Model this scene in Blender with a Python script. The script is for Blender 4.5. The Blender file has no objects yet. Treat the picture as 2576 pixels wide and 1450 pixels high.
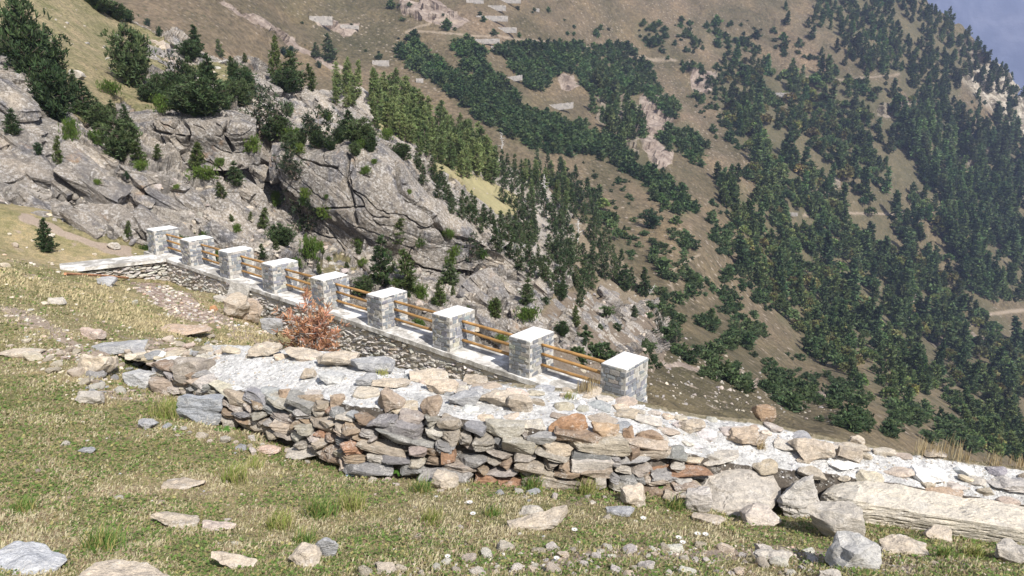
import bpy, math, random
import numpy as np
from mathutils import Vector, Matrix
from mathutils.bvhtree import BVHTree

# ------------------------------------------------------------------ camera
S = bpy.context.scene
COL = S.collection
FPX = 1844.1          # focal length for a 2576 px wide picture
PITCH, ROLL = 0.2722, -0.0097
cp, sp_ = math.cos(PITCH), math.sin(PITCH)
cr, sr = math.cos(ROLL), math.sin(ROLL)
Rv = Vector((1, 0, 0)); Uv = Vector((0, sp_, cp)); Fv = Vector((0, cp, -sp_))
cr_, cu_ = Rv * cr - Uv * sr, Rv * sr + Uv * cr
camd = bpy.data.cameras.new('camera'); cam = bpy.data.objects.new('camera', camd); COL.objects.link(cam)
cam.matrix_world = Matrix(((cr_.x, cu_.x, -Fv.x, 0), (cr_.y, cu_.y, -Fv.y, 0), (cr_.z, cu_.z, -Fv.z, 0), (0, 0, 0, 1)))
camd.sensor_width = 36; camd.lens = 36 * FPX / 2576; camd.clip_start = 0.05; camd.clip_end = 20000
S.camera = cam
# ------------------------------------------------------------------ light
SUN = Vector((-0.52, 0.79, -1.0)).normalized()
world = bpy.data.worlds.new('World'); S.world = world; world.use_nodes = True
wt = world.node_tree; sky = wt.nodes.new('ShaderNodeTexSky'); sky.sky_type = 'NISHITA'; sky.sun_disc = False
sky.sun_elevation = math.asin(-SUN.z); sky.sun_rotation = math.atan2(-SUN.x, -SUN.y); sky.altitude = 1600
sky.dust_density = 1.5
bg = wt.nodes['Background']; bg.inputs['Strength'].default_value = 0.125
shs = wt.nodes.new('ShaderNodeHueSaturation'); shs.inputs['Saturation'].default_value = .48; wt.links.new(sky.outputs[0], shs.inputs['Color']); wt.links.new(shs.outputs[0], bg.inputs[0])
sl = bpy.data.lights.new('sun', 'SUN'); sl.energy = 4.6; sl.angle = math.radians(0.6); sl.color = (1, .95, .88)
so = bpy.data.objects.new('sun', sl); COL.objects.link(so); so.rotation_euler = SUN.to_track_quat('-Z', 'Y').to_euler()
S.view_settings.view_transform = 'Standard'; S.view_settings.look = 'None'; S.view_settings.gamma = 1
S.view_settings.exposure = 0.55
try:
    S.cycles.volume_bounces = 0; S.cycles.max_bounces = 5; S.cycles.diffuse_bounces = 2
    S.cycles.glossy_bounces = 1; S.cycles.transparent_max_bounces = 4
except Exception: pass

# ------------------------------------------------------------------ numpy helpers
def W(px, py, z):
    px, py, z = (np.asarray(v, float) for v in (px, py, z))
    X = (px - 1288) / FPX; Y = (725 - py) / FPX
    x = X * cr + Y * sr; u = -X * sr + Y * cr
    return np.stack([x * z, (cp + u * sp_) * z, (-sp_ + u * cp) * z], -1)
def ray(px, py):
    v = W(px, py, 1.0); return Vector(v).normalized()
def depth(p):
    return float(p[1] * cp - p[2] * sp_)
M32 = np.uint32
def h3(ix, iy, iz, s=0):
    h = (ix.astype(np.int64) * 374761393 + iy.astype(np.int64) * 668265263 + iz.astype(np.int64) * 2147483647 + s * 974634777) & 0xFFFFFFFF
    h = h.astype(np.uint64); h = ((h ^ (h >> np.uint64(13))) * np.uint64(1274126177)) & np.uint64(0xFFFFFFFF)
    h = ((h ^ (h >> np.uint64(16))) * np.uint64(2246822519)) & np.uint64(0xFFFFFFFF)
    h = h ^ (h >> np.uint64(15))
    return h.astype(np.float64) / 4294967296.0
def vnoise(p, s=0):
    i = np.floor(p).astype(np.int64); f = p - i; f = f * f * (3 - 2 * f); r = 0
    for a in (0, 1):
        for b in (0, 1):
            for c in (0, 1):
                w = (f[..., 0] if a else 1 - f[..., 0]) * (f[..., 1] if b else 1 - f[..., 1]) * (f[..., 2] if c else 1 - f[..., 2])
                r = r + w * h3(i[..., 0] + a, i[..., 1] + b, i[..., 2] + c, s)
    return r * 2 - 1
def fbm(p, o=4, s=0):
    r = 0; a = 1.0; t = 0
    for k in range(o):
        r = r + a * vnoise(p * 2 ** k + 17.3 * k, s + k); t += a; a *= .5
    return r / t
def worley(p, s=0):
    i = np.floor(p).astype(np.int64); best = np.full(p.shape[:-1], 9.0); sec = best.copy()
    cid = np.zeros(p.shape); vec = np.zeros(p.shape)
    for a in (-1, 0, 1):
        for b in (-1, 0, 1):
            for c in (-1, 0, 1):
                j = i + np.array([a, b, c])
                q = np.stack([h3(j[..., 0], j[..., 1], j[..., 2], s + k) for k in (1, 2, 3)], -1)
                v = p - (j + q); d = (v ** 2).sum(-1)
                m = d < best; sec = np.where(m, best, np.minimum(sec, d))
                best = np.where(m, d, best); cid[m] = j[m]; vec[m] = v[m]
    r = [h3(cid[..., 0], cid[..., 1], cid[..., 2], s + k) for k in (11, 12, 13, 14)]
    return np.sqrt(best), np.sqrt(sec), r, vec
def sdpoly(px, py, poly):
    P = np.array(poly, float); d = np.full(px.shape, 1e9); ins = np.zeros(px.shape, bool); n = len(P)
    for k in range(n):
        a, b = P[k], P[(k + 1) % n]; e = b - a; wx, wy = px - a[0], py - a[1]
        t = np.clip((wx * e[0] + wy * e[1]) / (e @ e + 1e-9), 0, 1)
        d = np.minimum(d, (wx - t * e[0]) ** 2 + (wy - t * e[1]) ** 2)
        c = ((a[1] > py) != (b[1] > py)) & (px < (b[0] - a[0]) * (py - a[1]) / (b[1] - a[1] + 1e-12) + a[0])
        ins ^= c
    return np.sqrt(d) * np.where(ins, -1, 1)
def sdline(px, py, pts):
    P = np.array(pts, float); d = np.full(np.shape(px), 1e9)
    for k in range(len(P) - 1):
        a, b = P[k], P[k + 1]; e = b - a; wx, wy = px - a[0], py - a[1]
        t = np.clip((wx * e[0] + wy * e[1]) / (e @ e + 1e-9), 0, 1)
        d = np.minimum(d, (wx - t * e[0]) ** 2 + (wy - t * e[1]) ** 2)
    return np.sqrt(d)
def sstep(a, b, x):
    t = np.clip((x - a) / (b - a), 0, 1); return t * t * (3 - 2 * t)

def mk(name, V, F, mat, parent=None, col=None, smooth=False, attrs=None):
    """one mesh object from numpy arrays; F is (n,3)/(n,4) or a list of such"""
    me = bpy.data.meshes.new(name); Fs = F if isinstance(F, (list, tuple)) else [F]
    Fs = [np.asarray(f, np.int32) for f in Fs if len(f)]
    V = np.asarray(V, np.float32); me.vertices.add(len(V)); me.vertices.foreach_set('co', V.ravel())
    idx = np.concatenate([f.ravel() for f in Fs]); cnt = np.concatenate([np.full(len(f), f.shape[1], np.int32) for f in Fs])
    me.loops.add(len(idx)); me.loops.foreach_set('vertex_index', idx)
    me.polygons.add(len(cnt)); st = np.zeros(len(cnt), np.int32); st[1:] = np.cumsum(cnt)[:-1]
    me.polygons.foreach_set('loop_start', st); me.polygons.foreach_set('loop_total', cnt)
    me.polygons.foreach_set('use_smooth', np.full(len(cnt), smooth, bool))
    if col is not None:
        a = me.color_attributes.new('tint', 'FLOAT_COLOR', 'POINT'); c = np.ones((len(V), 4), np.float32)
        c[:, :3] = np.asarray(col, np.float32).reshape(-1, 3); a.data.foreach_set('color', c.ravel())
    for k, v in (attrs or {}).items():
        a = me.attributes.new(k, 'FLOAT', 'POINT'); a.data.foreach_set('value', np.asarray(v, np.float32).ravel())
    me.update(); me.validate()
    me.materials.append(mat)
    o = bpy.data.objects.new(name, me); COL.objects.link(o)
    if parent: o.parent = parent
    return o
def tag(o, label=None, cat=None, group=None, kind=None):
    if label: o['label'] = label
    if cat: o['category'] = cat
    if group: o['group'] = group
    if kind: o['kind'] = kind
    return o
def empty(name, loc, label, cat, group=None):
    o = bpy.data.objects.new(name, None); COL.objects.link(o); o.location = loc; o.empty_display_size = .1
    return tag(o, label, cat, group, 'thing')
def gridF(nr, nc):
    i = np.arange(nr * nc).reshape(nr, nc)
    return np.stack([i[:-1, :-1], i[:-1, 1:], i[1:, 1:], i[1:, :-1]], -1).reshape(-1, 4)
def vnormals(V, nr, nc):
    G = V.reshape(nr, nc, 3); du = np.gradient(G, axis=1); dv = np.gradient(G, axis=0)
    n = np.cross(du, dv); n /= np.linalg.norm(n, axis=-1, keepdims=True) + 1e-12
    n = n.reshape(-1, 3)
    return n
class Bag:
    """collects pieces and links them as one mesh"""
    def __init__(s): s.V = []; s.F = {}; s.C = []; s.n = 0
    def add(s, V, F, c=None):
        V = np.asarray(V, float)
        for f in (F if isinstance(F, list) else [F]):
            f = np.asarray(f); s.F.setdefault(f.shape[1], []).append(f + s.n)
        s.V.append(V); s.n += len(V)
        c = np.array((.5, .5, .5) if c is None else c, float)
        s.C.append(np.broadcast_to(c, (len(V), 3)))
    def build(s, name, mat, parent=None, smooth=False):
        return mk(name, np.concatenate(s.V), [np.concatenate(f) for f in s.F.values()], mat, parent, np.concatenate(s.C), smooth)

# bedding frame of the local rock: along the slabs, across them, through them
E1 = np.array([.80, -.10, -.59]); E1 /= np.linalg.norm(E1); E3 = np.array([.50, -.38, .78]); E3 -= E1 * (E3 @ E1); E3 /= np.linalg.norm(E3); E2 = np.cross(E3, E1)
# ------------------------------------------------------------------ materials
class T:
    def __init__(s, name):
        s.m = bpy.data.materials.new(name); s.m.use_nodes = True; s.t = s.m.node_tree; s.b = s.t.nodes['Principled BSDF']
        s.b.inputs['Specular IOR Level'].default_value = 0.25; s.b.inputs['Roughness'].default_value = .9
        s.co = s.n('ShaderNodeTexCoord').outputs['Object']
    def n(s, k, **kw):
        x = s.t.nodes.new(k)
        for a, b in kw.items(): setattr(x, a, b)
        return x
    def set(s, sock, v):
        if isinstance(v, bpy.types.NodeSocket): s.t.links.new(v, sock)
        elif isinstance(v, tuple) and len(v) == 3 and sock.type == 'RGBA': sock.default_value = (*v, 1)
        else: sock.default_value = v
    def mapv(s, scale=(1, 1, 1), rot=(0, 0, 0), v=None):
        x = s.n('ShaderNodeMapping'); s.set(x.inputs[0], v or s.co); x.inputs['Scale'].default_value = scale; x.inputs['Rotation'].default_value = rot
        return x.outputs[0]
    def frame(s, sc):
        o = []
        for e, k in zip((E1, E2, E3), sc):
            x = s.n('ShaderNodeVectorMath', operation='DOT_PRODUCT'); s.set(x.inputs[0], s.co); x.inputs[1].default_value = tuple(e * k); o.append(x.outputs['Value'])
        c = s.n('ShaderNodeCombineXYZ')
        for i in range(3): s.set(c.inputs[i], o[i])
        return c.outputs[0]
    def noise(s, sc, d=4, r=.55, v=None, dist=0):
        x = s.n('ShaderNodeTexNoise'); s.set(x.inputs['Vector'], v or s.co); x.inputs['Scale'].default_value = sc
        x.inputs['Detail'].default_value = d; x.inputs['Roughness'].default_value = r; x.inputs['Distortion'].default_value = dist
        return x.outputs['Fac']
    def vor(s, sc, v=None, feat='F1', out='Distance', rnd=1):
        x = s.n('ShaderNodeTexVoronoi', feature=feat); s.set(x.inputs['Vector'], v or s.co); x.inputs['Scale'].default_value = sc
        x.inputs['Randomness'].default_value = rnd
        return x.outputs[out]
    def attr(s, name, out='Fac'):
        x = s.n('ShaderNodeAttribute'); x.attribute_name = name; return x.outputs[out]
    def ramp(s, f, *st):
        x = s.n('ShaderNodeValToRGB'); s.set(x.inputs[0], f); e = x.color_ramp.elements
        while len(e) < len(st): e.new(.5)
        for i, (p, c) in enumerate(st):
            e[i].position = p; e[i].color = (c, c, c, 1) if not isinstance(c, tuple) else (*c, 1)
        return x.outputs[0]
    def mix(s, a, b, f, mode='MIX'):
        x = s.n('ShaderNodeMix', data_type='RGBA', blend_type=mode); s.set(x.inputs['Factor'], f); s.set(x.inputs['A'], a); s.set(x.inputs['B'], b)
        return x.outputs['Result']
    def math(s, op, a, b=0.0, c=None):
        x = s.n('ShaderNodeMath', operation=op); s.set(x.inputs[0], a); s.set(x.inputs[1], b)
        if c is not None: s.set(x.inputs[2], c)
        return x.outputs[0]
    def bump(s, h, dist, st=1.0, nrm=None):
        x = s.n('ShaderNodeBump'); x.inputs['Distance'].default_value = dist; x.inputs['Strength'].default_value = st
        s.set(x.inputs['Height'], h)
        if nrm: s.set(x.inputs['Normal'], nrm)
        return x.outputs[0]
    def out(s, c, nrm=None, rough=None):
        s.set(s.b.inputs['Base Color'], c)
        if nrm: s.set(s.b.inputs['Normal'], nrm)
        if rough is not None: s.set(s.b.inputs['Roughness'], rough)
        return s.m

def mat_rockface():          # the lichen-spotted outcrop with grass ledges (hill and spur)
    t = T('rock_face'); A = t.attr
    sv = t.frame((.28, .7, 2.4)); sf = t.frame((.6, 1.6, 7.))
    n1 = t.noise(.3, 5, .6); n2 = t.noise(1.5, 6, .65); n3 = t.noise(6, 6, .75); n4 = t.noise(19, 4, .75)
    strat = t.noise(1.0, 6, .65, sv, .5); fine = t.noise(1.0, 5, .7, sf, .3)
    base = t.ramp(n1, (.3, (.20, .185, .168)), (.45, (.285, .258, .225)), (.58, (.34, .30, .252)), (.72, (.425, .365, .295)))
    base = t.mix(base, t.ramp(strat, (.32, (.5, .49, .49)), (.42, (.92, .91, .9)), (.58, (1.02, 1., .98)), (.7, (1.3, 1.27, 1.22))), .85, 'MULTIPLY')
    base = t.mix(base, t.ramp(fine, (.34, (.5, .49, .48)), (.44, (1., 1., 1.)), (.66, (1.2, 1.18, 1.15))), .8, 'MULTIPLY')
    base = t.mix(base, t.ramp(n4, (.38, .55), (.6, 1.28)), .75, 'MULTIPLY')
    base = t.mix(base, t.ramp(n3, (.36, .5), (.5, 1.0), (.62, 1.3)), .75, 'MULTIPLY')
    lm = t.math('MULTIPLY', t.ramp(n3, (.5, 0.0), (.6, 1.0)), t.ramp(n2, (.42, 0.0), (.56, 1.0)))
    base = t.mix(base, (.60, .58, .56), t.math('MULTIPLY', lm, .7))
    dk = t.math('MULTIPLY', t.ramp(t.noise(.7, 6, .65, t.mapv((1, 1, .4))), (.52, 0.0), (.62, 1.0)), t.math('SUBTRACT', .8, t.math('MULTIPLY', A('pale'), .6)))
    base = t.mix(base, t.mix((.10, .10, .11), (.3, .29, .3), t.ramp(n3, (.5, 0.0), (.62, .9))), dk)
    base = t.mix(base, t.mix(base, t.ramp(n2, (.35, (.40, .36, .315)), (.65, (.56, .51, .45))), .6), t.math('MULTIPLY', A('pale'), .75))
    och = t.ramp(t.noise(.5, 5, .65), (.62, 0.0), (.7, .55)); base = t.mix(base, (.42, .27, .16), och)
    base = t.mix(base, (.44, .30, .19), A('ochre')); base = t.mix(base, (.075, .075, .082), t.math('MULTIPLY', A('recessed'), .85))
    base = t.mix(base, (.06, .055, .05), t.math('MULTIPLY', t.attr('crack'), t.ramp(n2, (.35, .2), (.6, 1.0))))
    g1 = t.ramp(t.noise(.45, 6, .65), (.3, (.125, .125, .055)), (.5, (.20, .175, .098)), (.7, (.27, .215, .135)))
    g1 = t.mix(g1, t.ramp(t.noise(3.5, 6, .75), (.34, (.4, .43, .34)), (.5, (1., 1., 1.)), (.64, (1.55, 1.48, 1.42))), .95, 'MULTIPLY')
    g1 = t.mix(g1, (.36, .32, .17), t.math('MULTIPLY', t.attr('sun_tint'), .8)); g1 = t.mix(g1, t.mix(t.ramp(n3, (.3, (.09, .072, .05)), (.7, (.25, .19, .14))), t.ramp(n4, (.4, (.1, .085, .055)), (.62, (.38, .31, .25))), t.ramp(n2, (.45, 0.0), (.6, .8))), A('dry'))
    gm = t.ramp(t.math('ADD', t.attr('grass'), t.math('ADD', t.math('MULTIPLY', t.math('SUBTRACT', n2, .5), .9), t.math('MULTIPLY', t.math('SUBTRACT', n3, .5), .5))), (.44, 0.0), (.54, 1.0))
    base = t.mix(base, (.16, .15, .145), t.attr('tint'))
    c = t.mix(base, g1, gm)
    inv = t.math('SUBTRACT', 1.0, t.math('MULTIPLY', gm, .8))
    hgt = t.math('MULTIPLY', inv, t.math('ADD', t.math('MULTIPLY', strat, .8), t.math('ADD', t.math('MULTIPLY', fine, .28), t.math('MULTIPLY', n3, .25))))
    nb = t.bump(hgt, .42, 1.0)
    nb = t.bump(n4, .06, .9, nb)
    return t.out(c, nb)
def mat_farslope():
    t = T('far_slope'); A = t.attr
    n1 = t.noise(.012, 6, .6); n2 = t.noise(.08, 6, .65); n3 = t.noise(.5, 5, .7)
    gul = t.noise(.05, 6, .62, t.mapv((1, .35, 1), (0, 0, -.5)), .3)
    c = t.ramp(n1, (.3, (.090, .079, .045)), (.48, (.126, .101, .064)), (.66, (.168, .128, .088)))  # browns kept dark: cloud shade over the slope is put into the colour
    c = t.mix(c, t.ramp(gul, (.3, (.5, .56, .44)), (.5, (1., 1., 1.)), (.7, (1.5, 1.4, 1.3))), .75, 'MULTIPLY')
    c = t.mix(c, t.ramp(n3, (.32, (.5, .5, .45)), (.68, (1.45, 1.42, 1.38))), .8, 'MULTIPLY')
    c = t.mix(c, t.ramp(t.noise(.9, 4, .7, t.mapv((1, .25, .6), (0, 0, -.5))), (.35, (.72, .72, .7)), (.65, (1.3, 1.28, 1.25))), .7, 'MULTIPLY')
    scr = t.math('MULTIPLY', t.ramp(t.vor(.33), (.14, 1.0), (.26, 0.0)), t.ramp(t.math('ADD', n2, t.math('MULTIPLY', A('scree'), .45)), (.46, 0.0), (.6, .9)))
    c = t.mix(c, (.29, .24, .19), scr)
    c = t.mix(c, (.05, .06, .03), t.math('MULTIPLY', t.ramp(t.vor(.42, t.mapv(v=None, scale=(1, 1.3, 1))), (.14, .8), (.26, 0.0)), t.ramp(t.noise(.035, 4, .6), (.5, 0.0), (.6, 1.0))))
    spk = t.math('MULTIPLY', t.ramp(t.vor(1.7), (.13, 1.0), (.2, 0.0)), t.ramp(t.math('ADD', t.noise(.2, 4, .6), t.math('MULTIPLY', A('scree'), .3)), (.52, 0.0), (.6, .8)))
    c = t.mix(c, (.34, .28, .22), spk)
    rk = t.ramp(t.noise(.22, 6, .7, t.mapv((1, 1, 1.8), (.5, .2, 0))), (.3, (.15, .115, .095)), (.5, (.27, .215, .175)), (.68, (.40, .335, .275)))
    rm = t.ramp(t.math('ADD', A('rock'), t.math('MULTIPLY', t.math('SUBTRACT', n2, .5), .9)), (.42, 0.0), (.56, 1.0))
    c = t.mix(c, rk, rm)
    c = t.mix(c, t.mix((.30, .25, .19), (.52, .46, .37), t.ramp(t.noise(.25, 6, .75, t.mapv((1, 1, 2))), (.38, 0.0), (.55, 1.0))), t.math('MULTIPLY', A('paleface'), t.ramp(t.noise(.06, 5, .7), (.38, .3), (.5, 1.0))))
    c = t.mix(c, (.10, .098, .05), t.math('MULTIPLY', A('green'), t.ramp(n3, (.3, .75), (.7, .3))))
    c = t.mix(c, (.36, .29, .22), A('path'))
    nb = t.bump(t.math('ADD', t.math('MULTIPLY', gul, 1.0), t.math('MULTIPLY', n2, .6)), 4.0, .8)
    nb = t.bump(n3, .6, .9, nb)
    return t.out(c, nb)
def mat_blue():
    t = T('distant_mountain')
    n = t.noise(.003, 8, .6); n2 = t.noise(.012, 6, .6)
    c = t.ramp(n, (.35, (.05, .065, .085)), (.5, (.075, .085, .11)), (.7, (.14, .14, .16)))  # bluish rock colour: part of the distance haze is painted in
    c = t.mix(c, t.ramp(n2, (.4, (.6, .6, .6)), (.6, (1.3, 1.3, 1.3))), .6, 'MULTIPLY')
    return t.out(c, t.bump(n, 60, .8))
def mat_meadow():
    t = T('meadow_ground'); A = t.attr
    n1 = t.noise(.45, 5, .6); n2 = t.noise(3, 6, .65); n3 = t.noise(22, 5, .7)
    c = t.ramp(n1, (.3, (.17, .165, .075)), (.5, (.26, .225, .13)), (.68, (.34, .28, .18)))
    c = t.mix(c, t.ramp(n2, (.32, (.62, .68, .5)), (.5, (1., 1., 1.)), (.68, (1.35, 1.22, 1.1))), .8, 'MULTIPLY')
    c = t.mix(c, t.ramp(n3, (.35, (.45, .45, .4)), (.65, (1.5, 1.45, 1.35))), .8, 'MULTIPLY')
    dirt = t.ramp(t.math('ADD', A('dirt'), t.math('MULTIPLY', t.math('SUBTRACT', n2, .5), .8)), (.45, 0.0), (.6, 1.0))
    c = t.mix(c, t.ramp(n3, (.3, (.22, .17, .13)), (.7, (.42, .34, .27))), dirt)
    gv = t.ramp(t.math('ADD', A('gravel'), t.math('MULTIPLY', t.math('SUBTRACT', n2, .5), .6)), (.4, 0.0), (.55, 1.0))
    c = t.mix(c, t.ramp(t.vor(7, out='Color'), (.2, (.25, .18, .14)), (.6, (.42, .32, .26)), (.9, (.55, .47, .4))), gv)
    gb = t.math('MULTIPLY', t.vor(7), gv)
    nb = t.bump(t.math('ADD', n2, t.math('MULTIPLY', n3, .3)), .12, .8)
    nb = t.bump(gb, .12, .8, nb)
    return t.out(c, nb)

# ------------------------------------------------------------------ terrain
def sheet(ctrl, nr, nc):
    """smooth surface through a grid of (px, py, distance) control points -> world points"""
    G = np.array(ctrl, float); G[..., 2] = 1 / G[..., 2]
    def interp(G, n):
        m = len(G); t = np.linspace(0, m - 1, n); i = np.clip(t.astype(int), 0, m - 2); f = (t - i)[:, None, None]
        g = lambda k: G[np.clip(k, 0, m - 1)]
        p0 = g(i - 1); p1 = g(i); p2 = g(i + 1); p3 = g(i + 2)
        p0 = np.where((i == 0)[:, None, None], 2 * p1 - p2, p0); p3 = np.where((i == m - 2)[:, None, None], 2 * p2 - p1, p3)
        return .5 * (2 * p1 + (p2 - p0) * f + (2 * p0 - 5 * p1 + 4 * p2 - p3) * f ** 2 + (3 * p1 - p0 - 3 * p2 + p3) * f ** 3)
    G = interp(G, nr); G = interp(G.transpose(1, 0, 2), nc).transpose(1, 0, 2)
    px, py, z = G[..., 0].ravel(), G[..., 1].ravel(), 1 / np.maximum(G[..., 2].ravel(), 1e-5)
    return px, py, z, W(px, py, z)
def bvh(o):
    me = o.data; n = len(me.vertices); co = np.empty(n * 3, np.float32); me.vertices.foreach_get('co', co)
    lt = np.empty(len(me.loops), np.int32); me.loops.foreach_get('vertex_index', lt)
    return BVHTree.FromPolygons([tuple(v) for v in co.reshape(-1, 3).tolist()], lt.reshape(-1, 4).tolist())

# --- the rocky hill behind the wall, on the left
HILL = [
 [(-300,700,38),(0,700,37),(200,740,36),(400,700,37),(580,730,36),(760,790,33),(960,850,32),(1160,910,33),(1380,980,36),(1600,1060,44),(1760,1080,90)],
 [(-300,500,36),(0,540,35),(200,605,35),(400,600,37.5),(580,640,38),(760,700,37),(960,745,38),(1160,800,40),(1380,880,44),(1560,960,52),(1720,960,110)],
 [(-300,350,40),(0,400,40),(200,480,40),(400,500,42),(590,540,46),(780,610,51),(980,655,52.5),(1190,715,53),(1400,800,52),(1570,900,60),(1700,880,120)],
 [(-300,200,43),(0,270,44),(180,350,45),(370,400,52),(560,430,55),(760,500,54.5),(960,560,55.5),(1190,655,56),(1390,755,56),(1560,860,66),(1690,840,130)],
 [(-300,130,46),(0,190,47),(150,240,50),(330,290,56),(540,320,58.5),(740,385,57),(960,430,59),(1180,580,60),(1375,710,60),(1550,830,72),(1680,800,140)],
 [(-300,50,52),(0,110,53),(160,170,58),(330,210,64),(520,240,70),(720,270,72),(930,355,74),(1150,530,72),(1355,680,69),(1540,800,80),(1670,780,145)],
 [(-300,-50,60),(0,30,65),(150,60,70),(330,110,80),(500,150,82),(700,225,78),(900,310,80),(1120,490,77),(1335,655,73),(1530,780,86),(1660,765,150)],
 [(-300,-300,75),(-20,-200,80),(180,-60,88),(330,55,94),(480,122,92),(680,205,84),(880,275,84),(1105,465,80),(1322,640,76),(1522,765,90),(1655,755,155)],
 [(-260,-200,100),(20,-100,105),(230,20,112),(370,130,116),(520,200,112),(710,280,100),(900,350,98),(1120,540,92),(1340,710,88),(1540,830,100),(1660,820,170)]]
NR, NC = 560, 760
px, py, z, V = sheet(HILL, NR, NC)
def warp(px, py, z, am=14, sc=34):
    q = np.stack([px / sc, py / sc, 0 * px], -1); return px + am * fbm(q, 4, 91), py + am * fbm(q + 9, 4, 92)
wx, wy = warp(px, py, z)
gr = np.zeros(len(px))
for poly, s in (([(-400,-400),(200,-100),(330,60),(400,92),(470,150),(560,165),(640,205),(600,212),(520,190),(470,172),(400,172),(345,140),(330,170),(360,200),(350,245),(290,240),(300,300),(240,320),(180,290),(205,230),(160,200),(90,190),(0,120),(-400,60)], 9),
                ([(300,215),(360,230),(450,290),(420,300),(340,280)], 8), ([(340,240),(470,240),(520,262),(470,300),(400,300)],6),
                ([(470,410),(560,430),(560,470),(500,450)], 7), ([(-400,515),(0,525),(120,545),(250,592),(372,628),(372,760),(-400,760)],8),
                ([(930,640),(1010,640),(1060,660),(960,670)],8), ([(640,340),(720,350),(700,370),(640,360)],6), ([(760,690),(860,650),(900,680),(800,720)],8),
                ([(1050,355),(1100,420),(1080,440),(1010,390)],5),([(1230,880),(1380,860),(1480,900),(1500,960),(1330,960)],14),([(1420,770),(1500,780),(1560,900),(1480,860)],9)):
    gr = np.maximum(gr, sstep(s, -s, sdpoly(wx, wy, poly)))
cliff = np.maximum.reduce([sstep(30, -20, sdpoly(wx, wy, p)) for p in
    ([(690,380),(820,370),(940,360),(1010,430),(1090,500),(1180,570),(1270,640),(1260,660),(1150,610),(1010,600),(900,630),(790,560),(700,470)],
     [(340,300),(480,290),(600,290),(640,250),(720,270),(700,380),(560,385),(420,370)],
     [(-200,220),(60,210),(100,320),(40,370),(-200,380)], [(1120,640),(1240,650),(1250,740),(1130,720)])])
pale = np.maximum(sstep(60, -60, sdpoly(wx, wy, [(-300,330),(100,330),(350,420),(620,500),(640,640),(300,600),(0,500)])), .35 * sstep(40, -40, sdpoly(wx, wy, [(700,380),(950,370),(1100,520),(1280,660),(1000,600),(800,520)])))
dark = sstep(12, -12, sdpoly(wx, wy, [(610,400),(685,400),(690,450),(650,500),(600,470)]))  # patch of darker rock, set back into the hill
dry = sstep(20, -20, sdpoly(wx, wy, [(1230,860),(1330,800),(1400,740),(1520,700),(1800,700),(1800,1100),(1250,1100)]))
rk_ = np.maximum.reduce([sstep(-.02, .12, fbm(np.stack([wx / 60, wy / 45, 0 * wx], -1), 4, 44)) * sstep(940, 880, wy), sstep(8, -8, sdpoly(wx, wy, [(1520,750),(1590,760),(1600,800),(1560,820),(1500,790)])), sstep(8, -8, sdpoly(wx, wy, [(1430,790),(1480,800),(1490,840),(1440,830)]))]); gr = np.maximum(gr, dry * (1 - rk_))
n = vnormals(V, NR, NC); q = np.stack([V @ E1, V @ E2, V @ E3], -1)
rockm = 1 - gr
blk = sstep(-.25, .25, fbm(V / 7, 3, 66))          # smooth slabs here, broken blocks there
amp = (.75 + .8 * cliff + .5 * blk) * rockm
disp = np.zeros(len(V)); crack = np.zeros(len(V)); wv = np.stack([fbm(V / 3.1 + k * 7, 4, 5 + k) for k in range(3)], -1)
for T_, a in ((2.6, .85), (.95, .36), (.36, .13)):
    u = (q[:, 2] + .9 * wv[:, 0] + .25 * fbm(q * [.25, .5, 1], 3, 12)) / T_; i0 = np.floor(u)
    seg_ = np.floor((q[:, 0] + 1.2 * wv[:, 1]) / (T_ * 2.6) + 3 * h3(i0, i0 * 0, i0 * 0, 5)); seg2 = np.floor((q[:, 1] + wv[:, 2]) / (T_ * 1.7) + 3 * h3(i0, i0 * 0 + 2, i0 * 0, 6))
    r_ = h3(i0, seg_, seg2, 3) - .5; fr = u - i0
    disp += a * (r_ * 1.1 + (fr - .5) * .75)
    e = sstep(.88, 1.0, fr) * (vnoise(q / T_ * .5, 8) > -.2); disp -= e * a * .5; crack = np.maximum(crack, e * (1. if T_ > .5 else .7))
f1, f2, r, v = worley(q / np.array([6.5, 5, 3.2]) + .35 * wv, 21); e = sstep(.035, 0, f2 - f1) * sstep(-.1, .2, wv[:, 1]); disp += 1.3 * (r[3] - .5) + (v * (np.stack(r[:3], -1) - .5)).sum(-1) * 1.3 - .5 * e; crack = np.maximum(crack, e)
disp = disp * amp + .10 * fbm(V / 1.1, 5, 3) * (.6 + amp) + gr * .35 * fbm(V / 4, 4, 8) + .5 * rockm * fbm(V / 5, 4, 81)
cleft = np.maximum.reduce([sstep(9, 0, sdline(wx, wy, l)) for l in ([(640,410),(690,405),(700,440),(690,480)], [(-20,478),(40,432),(95,412)], [(95,412),(190,500)], [(150,330),(260,420),(300,500)], [(300,575),(420,640)], [(600,375),(690,390)], [(1040,630),(1130,628),(1160,640)], [(930,700),(1060,720)], [(380,440),(480,475),(540,490)], [(1010,480),(1080,500),(1200,560)], [(560,365),(600,340),(600,260)], [(1100,700),(1230,730),(1290,790)])])
disp -= 1.0 * cleft; crack = np.maximum(crack, cleft); disp -= dark * .8
ochre = np.maximum(sstep(4, -4, sdpoly(wx, wy, [(905,585),(955,585),(960,650),(925,660),(910,640)])), sstep(4, -4, sdpoly(wx, wy, [(1045,608),(1070,606),(1080,635),(1050,635)])))
disp -= ochre * .5
far_col = np.clip((px - 1500) / 100, 0, 1); disp *= 1 - .6 * far_col
V = V + n * disp[:, None]
hill = mk('rocky_hillside', V, gridF(NR, NC), mat_rockface(), attrs=dict(grass=gr, pale=pale * rockm, crack=crack * rockm, ochre=ochre * .9, recessed=dark, dry=dry, sun_tint=0 * py), smooth=False)
tag(hill, kind='structure'); BV_HILL = bvh(hill)

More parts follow.
